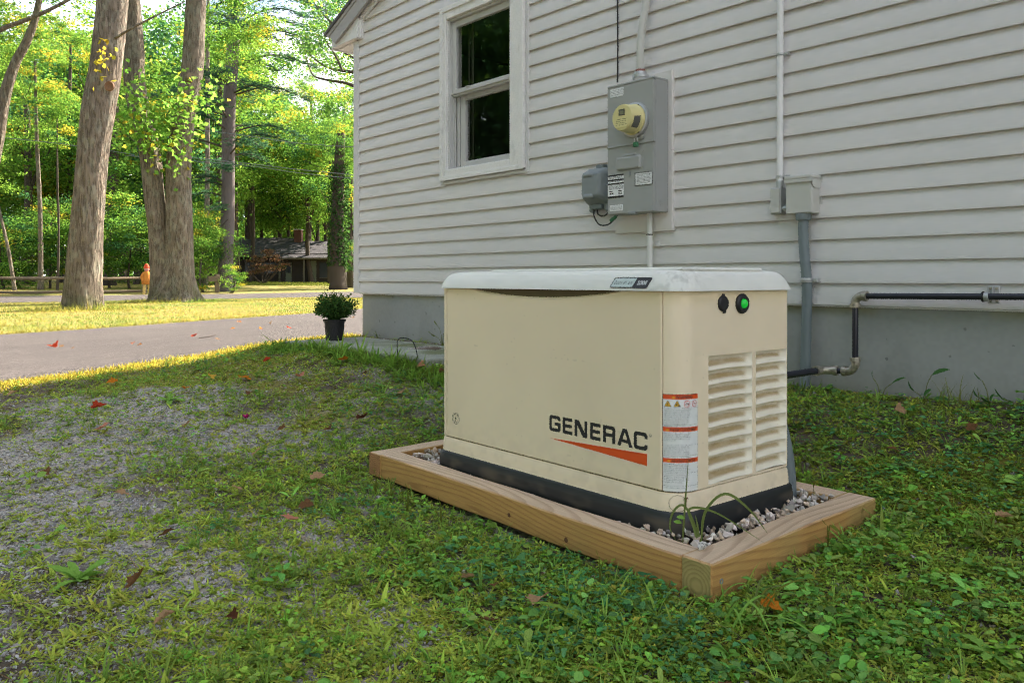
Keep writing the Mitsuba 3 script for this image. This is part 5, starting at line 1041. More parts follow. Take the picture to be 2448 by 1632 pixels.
def ahead(x, y): return float((np.array([x, y]) - CAM[:2]) @ FWD[:2])
for i, (x, y, s, c) in enumerate(sorted(DRV, key=lambda q: across(q[0], q[1]))):
    fallen(x, y, s * 0.45, c, i + 60, f'small {c} leaf on the sunny driveway, {ORD[i]} of the scattered ones from the left', G1, z=float(h0(x, y)) + 0.02)
WIT = ((-3.78, -2.88, .055, 'brown'), (-2.96, -2.37, .045, 'tan'), (-3.71, -1.88, .05, 'brown'), (-3.83, -.83, .05, 'brown'), (-3.5, -1.71, .05, 'brown'), (-3.43, -2.13, .045, 'tan'), (-1.41, -.29, .05, 'tan'), (-1.15, -.38, .04, 'brown'), (-.79, -.76, .05, 'pink'), (-.85, -1.0, .045, 'tan'), (-1.3, -.6, .045, 'brown'), (-4.2, -1.1, .055, 'brown'), (-5.3, -1.2, .05, 'red'), (-4.5, -1.7, .05, 'brown'), (-3.2, -2.7, .045, 'tan'), (-2.7, -2.75, .045, 'brown'), (-.95, -2.2, .04, 'brown'), (-.6, -1.3, .045, 'brown'), (-5.6, -2.1, .06, 'orange'), (-4.1, -2.2, .05, 'tan'))
seen_ = {}
for i, (x, y, s, c) in enumerate(sorted(WIT, key=lambda q: ahead(q[0], q[1]))):
    where = 'right of the timber frame' if x > -1.45 else 'in front of the timber frame' if y < -2.1 and x > -3.0 else 'in the yard left of the timber frame'
    m_ = seen_[(c, where)] = seen_.get((c, where), -1) + 1
    fallen(x, y, s, c, i + 90, f'withered {c} leaf among the weeds {where}, ' + ('nearest one' if m_ == 0 else ORD[m_] + ' nearest'), G2)
fl_ = thing('flower', 'single magenta flower head in the weeds left of the generator', 'flower')
fx, fy = -4.0, -1.92; fz = float(height(fx, fy))
mat('magenta', (0.35, 0.01, 0.13), 0.6)
v, f, _ = leaves(OVATE, np.tile([[fx, fy, fz + 0.03]], (14, 1)), rand_dirs(RS(5), 14, 0.0, 1.0), rand_dirs(RS(6), 14), 0.022, 0.012, np.zeros((14, 3)))
obj('petals', trimesh.Trimesh(v, f, process=False), 'magenta', fl_)
obj('stem', tube([(fx, fy, fz - 0.01), (fx, fy, fz + 0.03)], 0.002, 6), 'leaf_olive', fl_)
hp = thing('wire_hoop', 'black bent wire hoop sticking out of the ground by the slab', 'wire')
obj('wire', tube(curve([(-4.23, -0.86, -0.08), (-4.26, -0.84, 0.02), (-4.29, -0.82, 0.085), (-4.26, -0.80, 0.105), (-4.18, -0.78, 0.085), (-4.13, -0.78, 0.0), (-4.12, -0.79, -0.08)], 6), 0.003, 8), 'rubber', hp, True)
tw = thing('twig', 'thin dry twig lying on the driveway', 'twig')
zt_ = float(h0(-8, -.67)) + 0.03
obj('stick', tube(curve([(-8.0, -.72, zt_), (-8.0, -.66, zt_ + .005), (-8.02, -.60, zt_ + .012), (-8.05, -.54, zt_ + .02)], 5), 0.004, 6), 'bark_dark', tw, True)
# potted plant
PX, PY, PZ = -5.76, -0.46, -0.012
pt = thing('potted_plant', 'round leafy chrysanthemum in a black pot at the slab corner', 'potted plant')
obj('pot', lathe([(0, 0), (0.066, 0), (0.080, 0.145), (0.088, 0.146), (0.090, 0.165), (0.082, 0.166), (0.078, 0.140), (0, 0.138)], 'z', 32, (PX, PY, PZ)), 'rubber', pt, 35)
rs = RS(77)
n = 130; d = rand_dirs(rs, n, -0.15, 1.0); tips = np.array([PX, PY, PZ + 0.235]) + d * rs.uniform(0.11, 0.185, (n, 1)) * [1.05, 1.05, 0.9]
obj('stems', cat([tube(curve([(PX + d_[0] * .02, PY + d_[1] * .02, PZ + 0.13), tuple(np.array([PX, PY, PZ + 0.20]) + d_ * 0.06), tuple(t_)], 3), 0.0016, 5, False) for d_, t_ in zip(d, tips)]), 'leaf_deep', pt)
idx = np.repeat(np.arange(n), 26); m = len(idx); q = rs.rand(m)**0.6
b = np.array([PX, PY, PZ + 0.17])[None] * (1 - q)[:, None] + tips[idx] * q[:, None] + rs.normal(0, 0.010, (m, 3))
col = jitter(rs, (0.055, 0.115, 0.030), m, 0.4, 0.2)
addmesh('foliage', leaves(OVATE, b, unit(d[idx] + rand_dirs(rs, m) * 0.9), rand_dirs(rs, m, 0.0, 1.0), rs.uniform(0.016, 0.030, m), rs.uniform(0.008, 0.015, m), col, 0.2, 0.2), 'weed_mat', pt)
tag('potted_plant__foliage', kind='stuff')
v, f, _ = leaves(OVATE, tips + d * 0.004, unit(d), rand_dirs(rs, n), 0.012, 0.012, np.zeros((n, 3)))
obj('buds', trimesh.Trimesh(v, f, process=False), 'leaf_olive', pt); tag('potted_plant__buds', kind='stuff')

# ------------------------------------------------------------------ lawn blades
TRI = (np.array([0, 0, 1]), np.array([-0.5, 0.5, 0]), np.array([(0, 1, 2)]))
rs = RS(88); n = 70000
y = rs.uniform(-7, 11, n); x = np.interp(y, farE[:, 1], farE[:, 0]) - 0.03 - rs.rand(n)**1.3 * 14.5
k = x > -27.2; x, y = x[k], y[k]; n = len(x)
tall = np.exp(-((x + 19.4)**2 + (y - .9)**2) / 0.9) + np.exp(-((x + 24.6)**2 + (y - 4.4)**2) / 1.2)
a = rs.uniform(0, 2 * PI, n); e = rs.uniform(0.5, 1.45, n)
col = jitter(rs, (0.265, 0.245, 0.055), n, 0.28, 0.12); g_ = fb(x, y, 1.2, 3)[:, None]; col = col * (1 - 0.55 * np.clip((g_ - 0.45) * 4, 0, 1) * [1, 0.4, 0.6])
tag(addmesh('grass', leaves(TRI, np.stack([x, y, h0(x, y)], 1), np.stack([np.cos(a) * np.cos(e), np.sin(a) * np.cos(e), np.sin(e)], 1), rand_dirs(rs, n), rs.uniform(0.03, 0.07, n) * (1 + 4 * tall), rs.uniform(0.010, 0.02, n), col), 'leaf_mat'), 'short sunlit yellow green grass between driveway and road', kind='stuff')
# sunny grass fringe at the driveway edge
rs = RS(89); n = 9000; y = rs.uniform(-3.4, 0.0, n); x = -6.30 + np.abs(rs.normal(0, 0.17, n)); k = ~on_slab(x, y); x, y = x[k], y[k]; n = len(x)
a = rs.uniform(0, 2 * PI, n); e = rs.uniform(0.3, 1.4, n)
tag(addmesh('fringe_grass', leaves(BLADE, np.stack([x, y, height(x, y)], 1), np.stack([np.cos(a) * np.cos(e), np.sin(a) * np.cos(e), np.sin(e)], 1), rand_dirs(rs, n), rs.uniform(0.015, 0.05, n), rs.uniform(0.003, 0.007, n), jitter(rs, (0.36, 0.31, 0.05), n, 0.3), 0.3), 'leaf_mat'), 'mossy grass fringe along the driveway edge', kind='stuff')

# ------------------------------------------------------------------ trees
RGT = np.array([math.sin(TH), math.cos(TH), 0.0])
def at(px, py, dep): return CAM + dep * (FWD + RGT * (px - 1224) / 1930 + np.array([0, 0, 1]) * (667.5 - py) / 1930)
def trunk_mesh(path, radii, n=40, seed=0, flare=0.0, rough=0.05, seg=10):
    c = curve(path, seg); u = np.linspace(0, 1, len(c)); r = np.interp(u, np.linspace(0, 1, len(radii)), radii)
    m = tube(c, r, n, True); v = np.array(m.vertices); k = len(c) * n
    cen = np.repeat(c, n, 0); dv = v[:k] - cen; ang = np.arctan2(dv[:, 1], dv[:, 0]); hgt = v[:k, 2] - c[0][2]
    disp = 1 + rough * (meshkit.fbm(np.stack([np.cos(ang) * 2, np.sin(ang) * 2, hgt * 0.9], 1) + seed * 7, 3) - 0.5) * 2 + rough * 0.8 * (meshkit.noise(np.stack([np.cos(ang) * 7, np.sin(ang) * 7, hgt * 1.6], 1) + seed) - 0.5)
    disp += flare * np.exp(-np.maximum(hgt, 0) / 0.36) * (0.7 + 0.5 * np.sin(ang * 5 + seed))
    v[:k] = cen + dv * disp[:, None]
    return trimesh.Trimesh(v, m.faces, process=False)
GREEN, LIME, DARK, GOLD, PINE = (0.125, 0.262, 0.042), (0.200, 0.350, 0.052), (0.050, 0.140, 0.050), (0.46, 0.40, 0.045), (0.055, 0.130, 0.065)
def crown(seed, n, R, size, cols, wts, clumps=46, hang=0.0, hollow=0.35):
    """A crown of leaves in uneven clumps round the origin."""
    rs = RS(seed); R = np.array(R, float)
    c = rand_dirs(rs, clumps) * (hollow + (1 - hollow) * rs.rand(clumps, 1)**0.6); cr = rs.uniform(0.10, 0.30, clumps)
    pick_ = rs.choice(clumps, n, p=cr**1.5 / (cr**1.5).sum())
    p = c[pick_] + rs.normal(size=(n, 3)) * cr[pick_][:, None] * [0.6, 0.6, 0.26]
    p = p * R; d = rand_dirs(rs, n, -0.7 - hang, 0.35); nn = rand_dirs(rs, n, 0.1, 1.0)
    cc = rs.choice(len(cols), clumps, p=wts)[pick_]; alt = rs.rand(n) < 0.15; cc[alt] = rs.choice(len(cols), alt.sum(), p=wts)
    col = np.array(cols)[cc] * rs.uniform(0.7, 1.3, (n, 1)) * rs.uniform(0.9, 1.1, (n, 3))
    return leaves(QUAD, p, d, nn, rs.uniform(*size, n), rs.uniform(size[0] * 0.6, size[1] * 0.75, n), col, 0, rs.uniform(0.0, 0.5, n))
def shapegroup(k, vfc, m='leaf_mat'):
    scene[k] = {'type': 'shapegroup', 'leaves': mikit.ply(trimesh.Trimesh(vfc[0], vfc[1], process=False), m, color=vfc[2])}
MIX = [GREEN, LIME, DARK, GOLD]
shapegroup('crown_a', crown(1, 7500, (1, 1, 1), (0.034, 0.062), MIX, [.45, .38, .12, .05], 60))
shapegroup('crown_b', crown(2, 7500, (1, 1, 1), (0.034, 0.062), MIX, [.30, .60, .04, .06], 55))
shapegroup('crown_c', crown(3, 8500, (1, 1, 1), (0.032, 0.058), MIX, [.50, .12, .37, .01], 60))
shapegroup('crown_e', crown(6, 12000, (1, 1, 1), (0.034, 0.062), [DARK, PINE, GREEN], [.38, .37, .25], 80))
shapegroup('crown_d', crown(4, 5000, (1, 1, 1), (0.040, 0.075), MIX, [.36, .50, .06, .08], 34))
def inst(k, group, pos, scale, rot=0.0):
    scene[k] = {'type': 'instance', 'shapes': {'type': 'ref', 'id': group}, 'to_world': T().translate([float(q) for q in pos]).rotate([0, 0, 1], float(rot)).scale([float(q) for q in np.broadcast_to(scale, (3,))])}
def branches(rs, base, top, crown_c, R, n, r0):
    out = []
    for _ in range(n):
        s = rs.uniform(0.35, 1.0); p0 = base + (top - base) * s
        e = crown_c + rand_dirs(rs, 1, -0.5, 0.9)[0] * np.array(R) * rs.uniform(0.5, 0.95)
        mid = (p0 + e) / 2 + np.array([0, 0, 0.08 * np.linalg.norm(e - p0)]) + rs.normal(0, 0.12, 3)
        out.append(tube(curve([tuple(p0), tuple(mid), tuple(e)], 5), np.linspace(r0 * (1 - 0.6 * s), 0.012, 11), 6, False))
    return cat(out)
TREE_N = [0]
def tree(px, dep, cz, R, group, label, tgroup=None, r=0.14, name='leafy_tree', lean=0.0, nb=7, barkm='bark_dark', catg='tree', hide=False):
    """A woodland tree: its trunk stands where the sight line at px meets the ground at that distance."""
    rs = RS(1000 + TREE_N[0]); TREE_N[0] += 1
    p = at(px, 667.5, dep); g = np.array([p[0], p[1], float(h0(p[0], p[1])) - 0.1])
    c = np.array([p[0] + lean, p[1] + rs.uniform(-.3, .3), cz]); R = np.broadcast_to(np.array(R, float), (3,))
    t = thing(name, label or KIND[group] + ' leafy tree in the woods behind the rail fence', catg, tgroup)
    top = c + [0, 0, 0.35 * R[2]]
    obj('trunk', trunk_mesh([tuple(g), tuple(g + (c - g) * 0.35 + rs.normal(0, .12, 3) * [1, 1, 0]), tuple(c + rs.normal(0, .1, 3)), tuple(top)], [r * 1.25, r, r * 0.75, r * 0.3], 9, TREE_N[0], 0.3, 0.06, 5), barkm, t, True)
    obj('branches', branches(rs, g, top, c, R, nb, r * 0.5), barkm, t)
    inst(t + '__crown', group, c, R, rs.uniform(0, 360))
    return t
L1 = None
KIND = {'crown_a': 'mid green', 'crown_b': 'sunlit yellow green', 'crown_c': 'dark bluish green', 'crown_d': 'loose bright green'}
L2 = 'low sapling just behind the rail fence'
L3 = 'tall tree closing off the woods behind the others'
rs = RS(55)
for px in (-60, 0, 55, 120, 190, 250, 300, 360, 420, 480):
    k = rs.choice(['crown_d', 'crown_c', 'crown_c', 'crown_a'])
    tree(px + rs.uniform(-15, 15), rs.uniform(37.5, 43), rs.uniform(1.7, 3.2), rs.uniform(1.7, 2.5) * np.array([1, 1, rs.uniform(.8, 1.1)]), k, KIND[k] + ' ' + L2, 'saplings behind the rail fence', 0.05, 'sapling')
for px in (-90, -20, 60, 130, 215, 300, 370, 460, 580, 650, 720, 800):
    k = rs.choice(['crown_a', 'crown_b', 'crown_b', 'crown_c']); far = px > 540
    dep = rs.uniform(70, 80) if far else rs.uniform(45, 54)
    tree(px + rs.uniform(-20, 20), dep, rs.uniform(6.0, 9.0) if far else rs.uniform(6.0, 9.5), rs.uniform(3.6, 4.8) * (1.3 if far else 1) * np.array([1, 1, rs.uniform(.9, 1.2)]), k, L1, 'leafy trees in the woods', rs.uniform(0.12, 0.22))
for px in (-120, -40, 50, 150, 240, 330, 420, 500):
    tree(px + rs.uniform(-20, 20), rs.uniform(57, 68), rs.uniform(12, 15), rs.uniform(5.5, 6.8) * np.array([1, 1, 1.1]), rs.choice(['crown_a', 'crown_b', 'crown_c']), L1, 'leafy trees in the woods', rs.uniform(0.18, 0.3))
for px in (-120, 0, 110, 220, 330, 440):
    tree(px + rs.uniform(-20, 20), rs.uniform(76, 92), 21, (8, 8, 8), rs.choice(['crown_a', 'crown_c']), L3, 'tall trees closing off the woods', 0.35)
for px in (-140, -50, 40, 130, 220, 310, 400, 490, 570, 640, 710, 780, 850):
    tree(px + rs.uniform(-15, 15), rs.uniform(88, 100), rs.uniform(5, 8), (7.5, 7.5, 7.5) if px < 540 else (7.5, 7.5, 6.5), rs.choice(['crown_c', 'crown_a', 'crown_b']), L3, 'tall trees closing off the woods', 0.3)
# the sunlit grove above and behind the far house
for px, dep, cz, R, k in ((600, 62, 10.5, 3.6, 'crown_b'), (560, 55, 9.5, 3.4, 'crown_a'), (690, 78, 11, 4.6, 'crown_b'), (780, 66, 9.8, 4.0, 'crown_b'), (840, 60, 8.5, 4.0, 'crown_a'), (520, 50, 12.5, 3.6, 'crown_b'), (630, 75, 14, 4.6, 'crown_c'), (600, 66, 11.5, 4.8, 'crown_b'), (690, 72, 10.2, 5.0, 'crown_a'), (780, 68, 10.5, 5.2, 'crown_b'), (850, 60, 9.6, 4.8, 'crown_b'), (800, 50, 8.0, 3.0, 'crown_a'), (760, 70, 8.0, 3.4, 'crown_c'), (840, 46, 5.2, 2.6, 'crown_b'), (570, 58, 15.5, 4.2, 'crown_b'), (650, 90, 19, 5.0, 'crown_a'), (835, 53, 10.5, 3.2, 'crown_b'), (790, 58, 12.5, 3.0, 'crown_a'), (745, 62, 9.0, 3.4, 'crown_b')):
    tree(px, dep, cz, (R, R, R * 1.05), k, L1, 'leafy trees in the woods', 0.16)
for px, dep, cz, R, k, lab in ((838, 48, 2.0, 1.2, 'crown_c', 'dark bush beside the far ranch house next to the house corner'), (852, 44, 1.6, 1.2, 'crown_c', 'dark low bush right behind the grey house corner'), (735, 80, 3.0, 2.6, 'crown_c', 'dark bluish bush rising behind the ranch house chimney'), (690, 84, 4.2, 3.4, 'crown_c', 'dark tree mass directly behind the ranch house chimney'),
    (548, 36.5, 0.5, 0.6, 'crown_d', 'bright fern-like sapling at the foot of the pine'), (490, 37, 1.3, 1.5, 'crown_d', 'bush with a few yellow leaves right of the double trunk'), (470, 38.5, 2.6, 1.9, 'crown_a', 'leafy bush between double trunk and pine')):
    tree(px, dep, cz, (R, R, R), k, lab, None, 0.05, 'bush', 0, 5, catg='bush')
# big double and single trunks on the lawn
BM = 'bark_mat'
t1 = thing('maple_tree', 'thick straight grey tree trunk at left on the sunlit lawn', 'tree')
p1 = [at(198, 745, 17.8), at(200, 690, 17.8), at(207, 548, 17.8), at(221, 384, 17.8), at(233, 274, 17.8), at(252, 165, 17.8), at(269, 0, 17.8), at(285, -250, 17.8), at(290, -600, 17.8)]
p1[0][2] = float(h0(p1[0][0], p1[0][1])) - 0.15
obj('trunk', trunk_mesh([tuple(q) for q in p1], [.40, .375, .335, .315, .345, .325, .32, .28, .15], 96, 3, 0.26, 0.05, 12), BM, t1, True)
kn = at(263, 207, 17.47)
obj('knot_hole', lathe([(0, 0), (0.085, 0), (0.11, 0.02), (0.10, 0.05), (0.06, 0.045), (0, 0.03)], '-y', 20, (0, 0, 0)), mat('knot_red', (0.16, 0.085, 0.05), 0.8), t1, 40)
scene[t1 + '__knot_hole']['to_world'] = T().translate([float(q) for q in kn]).rotate([0, 0, 1], -60 + 108)
rs = RS(71); n = 44
c_ = at(252, 150, 17.35); b = c_ + rs.normal(0, 1, (n, 3)) * [0.16, 0.16, 0.35]
tv = crown(9, n, (0.28, 0.28, 0.5), (0.09, 0.14), [GOLD, LIME], [.75, .25], 8)
v, f, cc_ = leaves(MAPLE, b, rand_dirs(rs, n, -0.9, 0.2), rand_dirs(rs, n, 0.1, 1), rs.uniform(.07, .13, n), rs.uniform(.07, .12, n), jitter(rs, GOLD, n, .3))
addmesh('leaf_shoots', (v, f, cc_), 'leaf_mat', t1); tag(t1 + '__leaf_shoots', kind='stuff')
obj('limb', tube(curve([tuple(at(262, 100, 17.7)), tuple(at(330, 60, 17.2)), tuple(at(440, 5, 16.8))], 6), np.linspace(.03, .012, 13), 8), BM, t1, True)
obj('limb', tube(curve([tuple(at(300, -300, 17.8)), tuple(at(420, -420, 17)), tuple(at(560, -560, 16))], 5), np.linspace(.16, .05, 11), 10), BM, t1, True)
inst(t1 + '__crown', 'crown_a', at(300, -760, 17.8), (4.5, 4.5, 3.6), 20)
t2 = thing('maple_tree', 'double trunked tree with mossy flared base beside the road', 'tree')
D2 = 24.0
b0 = at(405, 720, D2); gz2 = float(h0(b0[0], b0[1]))
pl_ = [at(398, 728, D2), at(388, 660, D2), at(377, 548, D2), at(366, 439, D2), at(356, 356, D2 + .1), at(324, 219, D2 + .3), at(320, 110, D2 + .3), at(312, 0, D2 + .3), at(290, -300, D2), at(280, -600, D2)]
pr_ = [at(420, 728, D2), at(426, 660, D2), at(429, 603, D2), at(428, 494, D2), at(428, 384, D2), at(441, 274, D2), at(460, 165, D2), at(466, 55, D2), at(480, -250, D2), at(490, -600, D2)]
for q in (pl_, pr_): q[0][2] = gz2 - 0.15
obj('trunk', trunk_mesh([tuple(q) for q in pl_], [.44, .33, .27, .29, .30, .31, .29, .27, .22, .1], 80, 5, 0.40, 0.05, 10), BM, t2, True)
obj('trunk', trunk_mesh([tuple(q) for q in pr_], [.62, .45, .39, .37, .35, .31, .31, .29, .25, .1], 88, 8, 0.62, 0.05, 10), BM, t2, True)
stub = at(452, 186, D2 - .32)
obj('cut_stub', tube([tuple(at(448, 196, D2 - .1)), tuple(at(456, 182, D2 - .42))], [.14, .12], 18), 'rail_mat', t2, 40)
rs = RS(73); n = 1150
c1 = np.array([at(px, py, D2 - rs.uniform(0.3, 1.1)) for px, py in ((330, 245), (360, 260), (320, 290), (370, 300), (400, 270), (345, 330), (400, 320), (420, 255), (385, 345), (430, 300), (300, 260), (470, 250), (410, 360), (450, 220), (290, 310), (300, 200))])
pk = rs.randint(0, len(c1), n); b = c1[pk] + rs.normal(0, 1, (n, 3)) * [0.42, 0.42, 0.36]
colr = np.where((rs.rand(n) < 0.07)[:, None], jitter(rs, GOLD, n, .3), jitter(rs, (0.19, 0.36, 0.06), n, .3))
addmesh('leaf_shoots', leaves(MAPLE, b, rand_dirs(rs, n, -0.9, 0.1), rand_dirs(rs, n, 0.2, 1), rs.uniform(.10, .17, n), rs.uniform(.10, .16, n), colr, 0.1, 0.2), 'leaf_mat', t2); tag(t2 + '__leaf_shoots', kind='stuff')
inst(t2 + '__crown', 'crown_b', at(380, -700, D2), (6.5, 6.5, 5.0), 60)
inst(t2 + '__crown_001', 'crown_b', at(575, 60, D2 + 3), (1.5, 1.5, 1.9), 140)
obj('limb', tube(curve([tuple(at(466, 0, D2)), tuple(at(500, -40, D2 + 1)), tuple(at(560, 0, D2 + 3))], 5), np.linspace(.1, .03, 11), 8), BM, t2, True)
# leaning tree at the left edge
t3 = thing('leaning_tree', 'leaning trunk with a long bare branch at the left edge', 'tree')
obj('trunk', trunk_mesh([tuple(at(-70, 700, 27)), tuple(at(-25, 430, 27)), tuple(at(-4, 320, 27)), tuple(at(10, 235, 27)), tuple(at(35, 155, 27)), tuple(at(66, 95, 27)), tuple(at(90, 20, 27)), tuple(at(110, -120, 27))], [.26, .22, .20, .18, .15, .13, .1, .06], 30, 11, 0.3, 0.06, 8), BM, t3, True)
obj('limb', tube(curve([tuple(at(-60, 110, 25)), tuple(at(0, 72, 25)), tuple(at(70, 45, 25)), tuple(at(130, 18, 25)), tuple(at(200, -20, 25))], 6), np.linspace(.09, .04, 25), 10), BM, t3, True)
inst(t3 + '__crown', 'crown_b', at(60, -120, 27), (3.0, 3.0, 2.4), 200)
inst(t3 + '__crown_001', 'crown_a', at(10, 60, 29), (1.7, 1.7, 1.3), 20)
# pine with drooping sprays
t4 = thing('pine_tree', 'tall straight pine trunk with dark feathery boughs', 'tree')
DP = 38.5
pp = [at(537, 690, DP), at(541, 600, DP), at(545, 494, DP), at(547, 274, DP), at(556, 120, DP), at(560, -100, DP), at(563, -500, DP)]
pp[0][2] = float(h0(pp[0][0], pp[0][1])) - 0.2
obj('trunk', trunk_mesh([tuple(q) for q in pp], [.36, .32, .31, .30, .29, .26, .15], 30, 14, 0.2, 0.03, 8), 'bark_pine', t4, True)
rs = RS(91); lim, tuf = [], []
for z_, L, aoff in [(12.6, 4.6, 0.55), (13.4, 4.8, 0.9), (10.6, 4.2, 0.75), (12.0, 4.4, 1.2), (9.2, 3.8, 0.9)] + [(rs.uniform(3.6, 17), rs.uniform(1.6, 4.6), rs.uniform(0, 2 * PI)) for _ in range(44)]:
    q = pp[1] + (pp[5] - pp[1]) * np.clip((z_ - pp[1][2]) / (pp[5][2] - pp[1][2]), 0, 1)
    q = np.array([np.interp(z_, [w[2] for w in pp], [w[0] for w in pp]), np.interp(z_, [w[2] for w in pp], [w[1] for w in pp]), z_])
    dd = np.array([math.cos(aoff), math.sin(aoff), 0]); L = L * (1.0 if z_ > 6 else 0.7)
    cpts = curve([tuple(q), tuple(q + dd * L * .5 + [0, 0, .12 * L]), tuple(q + dd * L + [0, 0, -.04 * L])], 6)
    lim.append(tube(cpts, np.linspace(.05, .012, len(cpts)), 6, False))
    m = int(30 * L); s = rs.uniform(.25, 1.0, m); bp = np.stack([np.interp(s, np.linspace(0, 1, len(cpts)), cpts[:, i]) for i in range(3)], 1)
    bp += np.cross(dd, [0, 0, 1]) * (rs.normal(0, .22, m) * L * .35)[:, None] + rs.normal(0, .08, (m, 3)); tuf.append(bp)
obj('boughs', cat(lim), 'bark_dark', t4)
bp = np.repeat(np.vstack(tuf), 9, 0); m = len(bp)
addmesh('needles', leaves(TRI, bp, rand_dirs(rs, m, -0.35, 0.6), rand_dirs(rs, m), rs.uniform(.14, .26, m), rs.uniform(.018, .035, m), jitter(rs, PINE, m, .35)), 'leaf_mat', t4); tag(t4 + '__needles', kind='stuff')
# dark ivy-clad trunk near the house corner, and an oak whose limbs show above it
t5 = thing('ivy_tree', 'dark ivy covered trunk between the ranch house and the grey house', 'tree')
gi = at(808, 690, 43); gi[2] = float(h0(gi[0], gi[1])) - 0.1
obj('trunk', trunk_mesh([tuple(gi), tuple(at(806, 560, 43)), tuple(at(810, 430, 43)), tuple(at(812, 370, 43)), tuple(at(816, 320, 43))], [.42, .36, .30, .26, .22], 24, 15, 0.3, 0.1, 8), 'bark_dark', t5, True)
rs = RS(92); n = 2600; zz = rs.uniform(1.2, 6.6, n); a = rs.uniform(0, 2 * PI, n)
ii = np.stack([np.interp(zz, [gi[2], 6.6], [gi[0], at(812, 380, 43)[0]]) + np.cos(a) * rs.uniform(.28, .62, n), np.interp(zz, [gi[2], 6.6], [gi[1], at(812, 380, 43)[1]]) + np.sin(a) * rs.uniform(.28, .62, n), zz], 1)
addmesh('ivy', leaves(QUAD, ii, rand_dirs(rs, n, -1, 0), rand_dirs(rs, n, 0, 1), rs.uniform(.10, .18, n), rs.uniform(.08, .14, n), jitter(rs, (0.05, 0.11, 0.03), n, .4)), 'leaf_mat', t5); tag(t5 + '__ivy', kind='stuff')
inst(t5 + '__crown', 'crown_c', at(818, 335, 43), (1.7, 1.7, 1.5), 10)
inst(t5 + '__crown_001', 'crown_a', at(835, 60, 43), (3.4, 3.4, 2.8), 10)
t6 = thing('oak_tree', 'oak limbs and leaves reaching out from behind the house roof', 'tree')
og = at(960, 690, 30); og[2] = float(h0(og[0], og[1])) - 0.1
obj('trunk', trunk_mesh([tuple(og), tuple(at(955, 400, 30)), tuple(at(945, 150, 30)), tuple(at(930, -150, 30))], [.4, .32, .26, .1], 24, 16, 0.3, 0.06, 8), 'bark_dark', t6, True)
for pts, r0 in (([(950, 260), (880, 222), (830, 200), (775, 190), (745, 175), (725, 110)], .085), ([(945, 190), (870, 175), (820, 170), (780, 160), (740, 130), (720, 95)], .08), ([(940, 120), (860, 90), (800, 60), (760, 20), (735, -20)], .07), ([(820, 172), (800, 130), (780, 100), (768, 60)], .045), ([(945, 160), (880, 150), (815, 120), (790, 60), (770, 0)], .05)):
    obj('limb', tube(curve([tuple(at(a_, b_, 30 + 0.3 * i_)) for i_, (a_, b_) in enumerate(pts)], 5), np.linspace(r0, .012, (len(pts) - 1) * 5 + 1), 8, False), 'bark_dark', t6, True)
rs = RS(93); n = 2600
cl = np.array([at(px, py, 30 + rs.uniform(-.6, 1.6)) for px, py in ((800, 20), (775, 50), (740, 10), (820, 70), (790, 90), (770, 110), (815, 130), (840, 170), (800, 150), (830, 220), (850, 240), (790, 170), (845, 120), (760, 80), (720, 80), (735, 130), (835, 30), (850, 60))])
pk = rs.randint(0, len(cl), n); b = cl[pk] + rs.normal(0, 1, (n, 3)) * [.24, .24, .18]
addmesh('crown', leaves(QUAD, b, rand_dirs(rs, n, -.8, .3), rand_dirs(rs, n, 0, 1), rs.uniform(.07, .13, n), rs.uniform(.05, .09, n), np.array([GREEN, DARK, LIME, GOLD])[rs.choice(4, n, p=[.4, .35, .2, .05])] * rs.uniform(.7, 1.3, (n, 1))), 'leaf_mat', t6)
# slim trunks among the saplings
for px0, py0, px1, py1, dep, r, m_, lab in ((36, 668, -2, 500, 35.8, .07, 'bark_mat', 'slim pale trunk leaning left behind the fence'), (97, 700, 88, 330, 37, .10, 'bark_mat', 'slim grey trunk behind the fence left of the thick tree'), (137, 695, 137, 420, 37, .05, 'bark_dark', 'thin dark straight trunk beside the thick tree'),
    (262, 690, 272, 330, 46, .30, 'bark_dark', 'wide dark trunk in the woods right of the thick tree'), (296, 690, 298, 380, 52, .2, 'bark_dark', 'dark trunk in deep shade between the two big trees'), (326, 690, 330, 400, 50, .14, 'bark_dark', 'thin dark trunk just left of the double tree'), (490, 690, 496, 160, 44, .13, 'bark_mat', 'slim forked trunk left of the pine'),
    (735, 640, 742, 360, 70, .17, 'bark_dark', 'dark leaning trunk above the ranch house roof'), (160, 690, 166, 300, 50, .15, 'bark_dark', 'dark trunk hidden by the thick tree on the lawn'), (58, 690, 62, 350, 48, .1, 'bark_dark', 'thin dark trunk near the left edge in the woods'), (590, 690, 588, 420, 72, .18, 'bark_dark', 'dark trunk rising behind the ranch house left roof'), (655, 690, 660, 400, 76, .16, 'bark_dark', 'dark trunk rising left of the ranch house chimney')):
    t = thing('slim_tree', lab, 'tree'); g = at(px0, 667.5, dep); g[2] = float(h0(g[0], g[1])) - .1
    e = at(px1, py1, dep)
    obj('trunk', trunk_mesh([tuple(g), tuple((g + e) / 2 + [.05, .05, 0]), tuple(e), tuple(e + (e - g) * .5)], [r * 1.2, r, r * .85, r * .5], 12, int(px0), .2, .05, 5), m_, t, True)
    inst(t + '__crown', 'crown_d', e + (e - g) * .5, (1.5, 1.5, 1.6), px0)
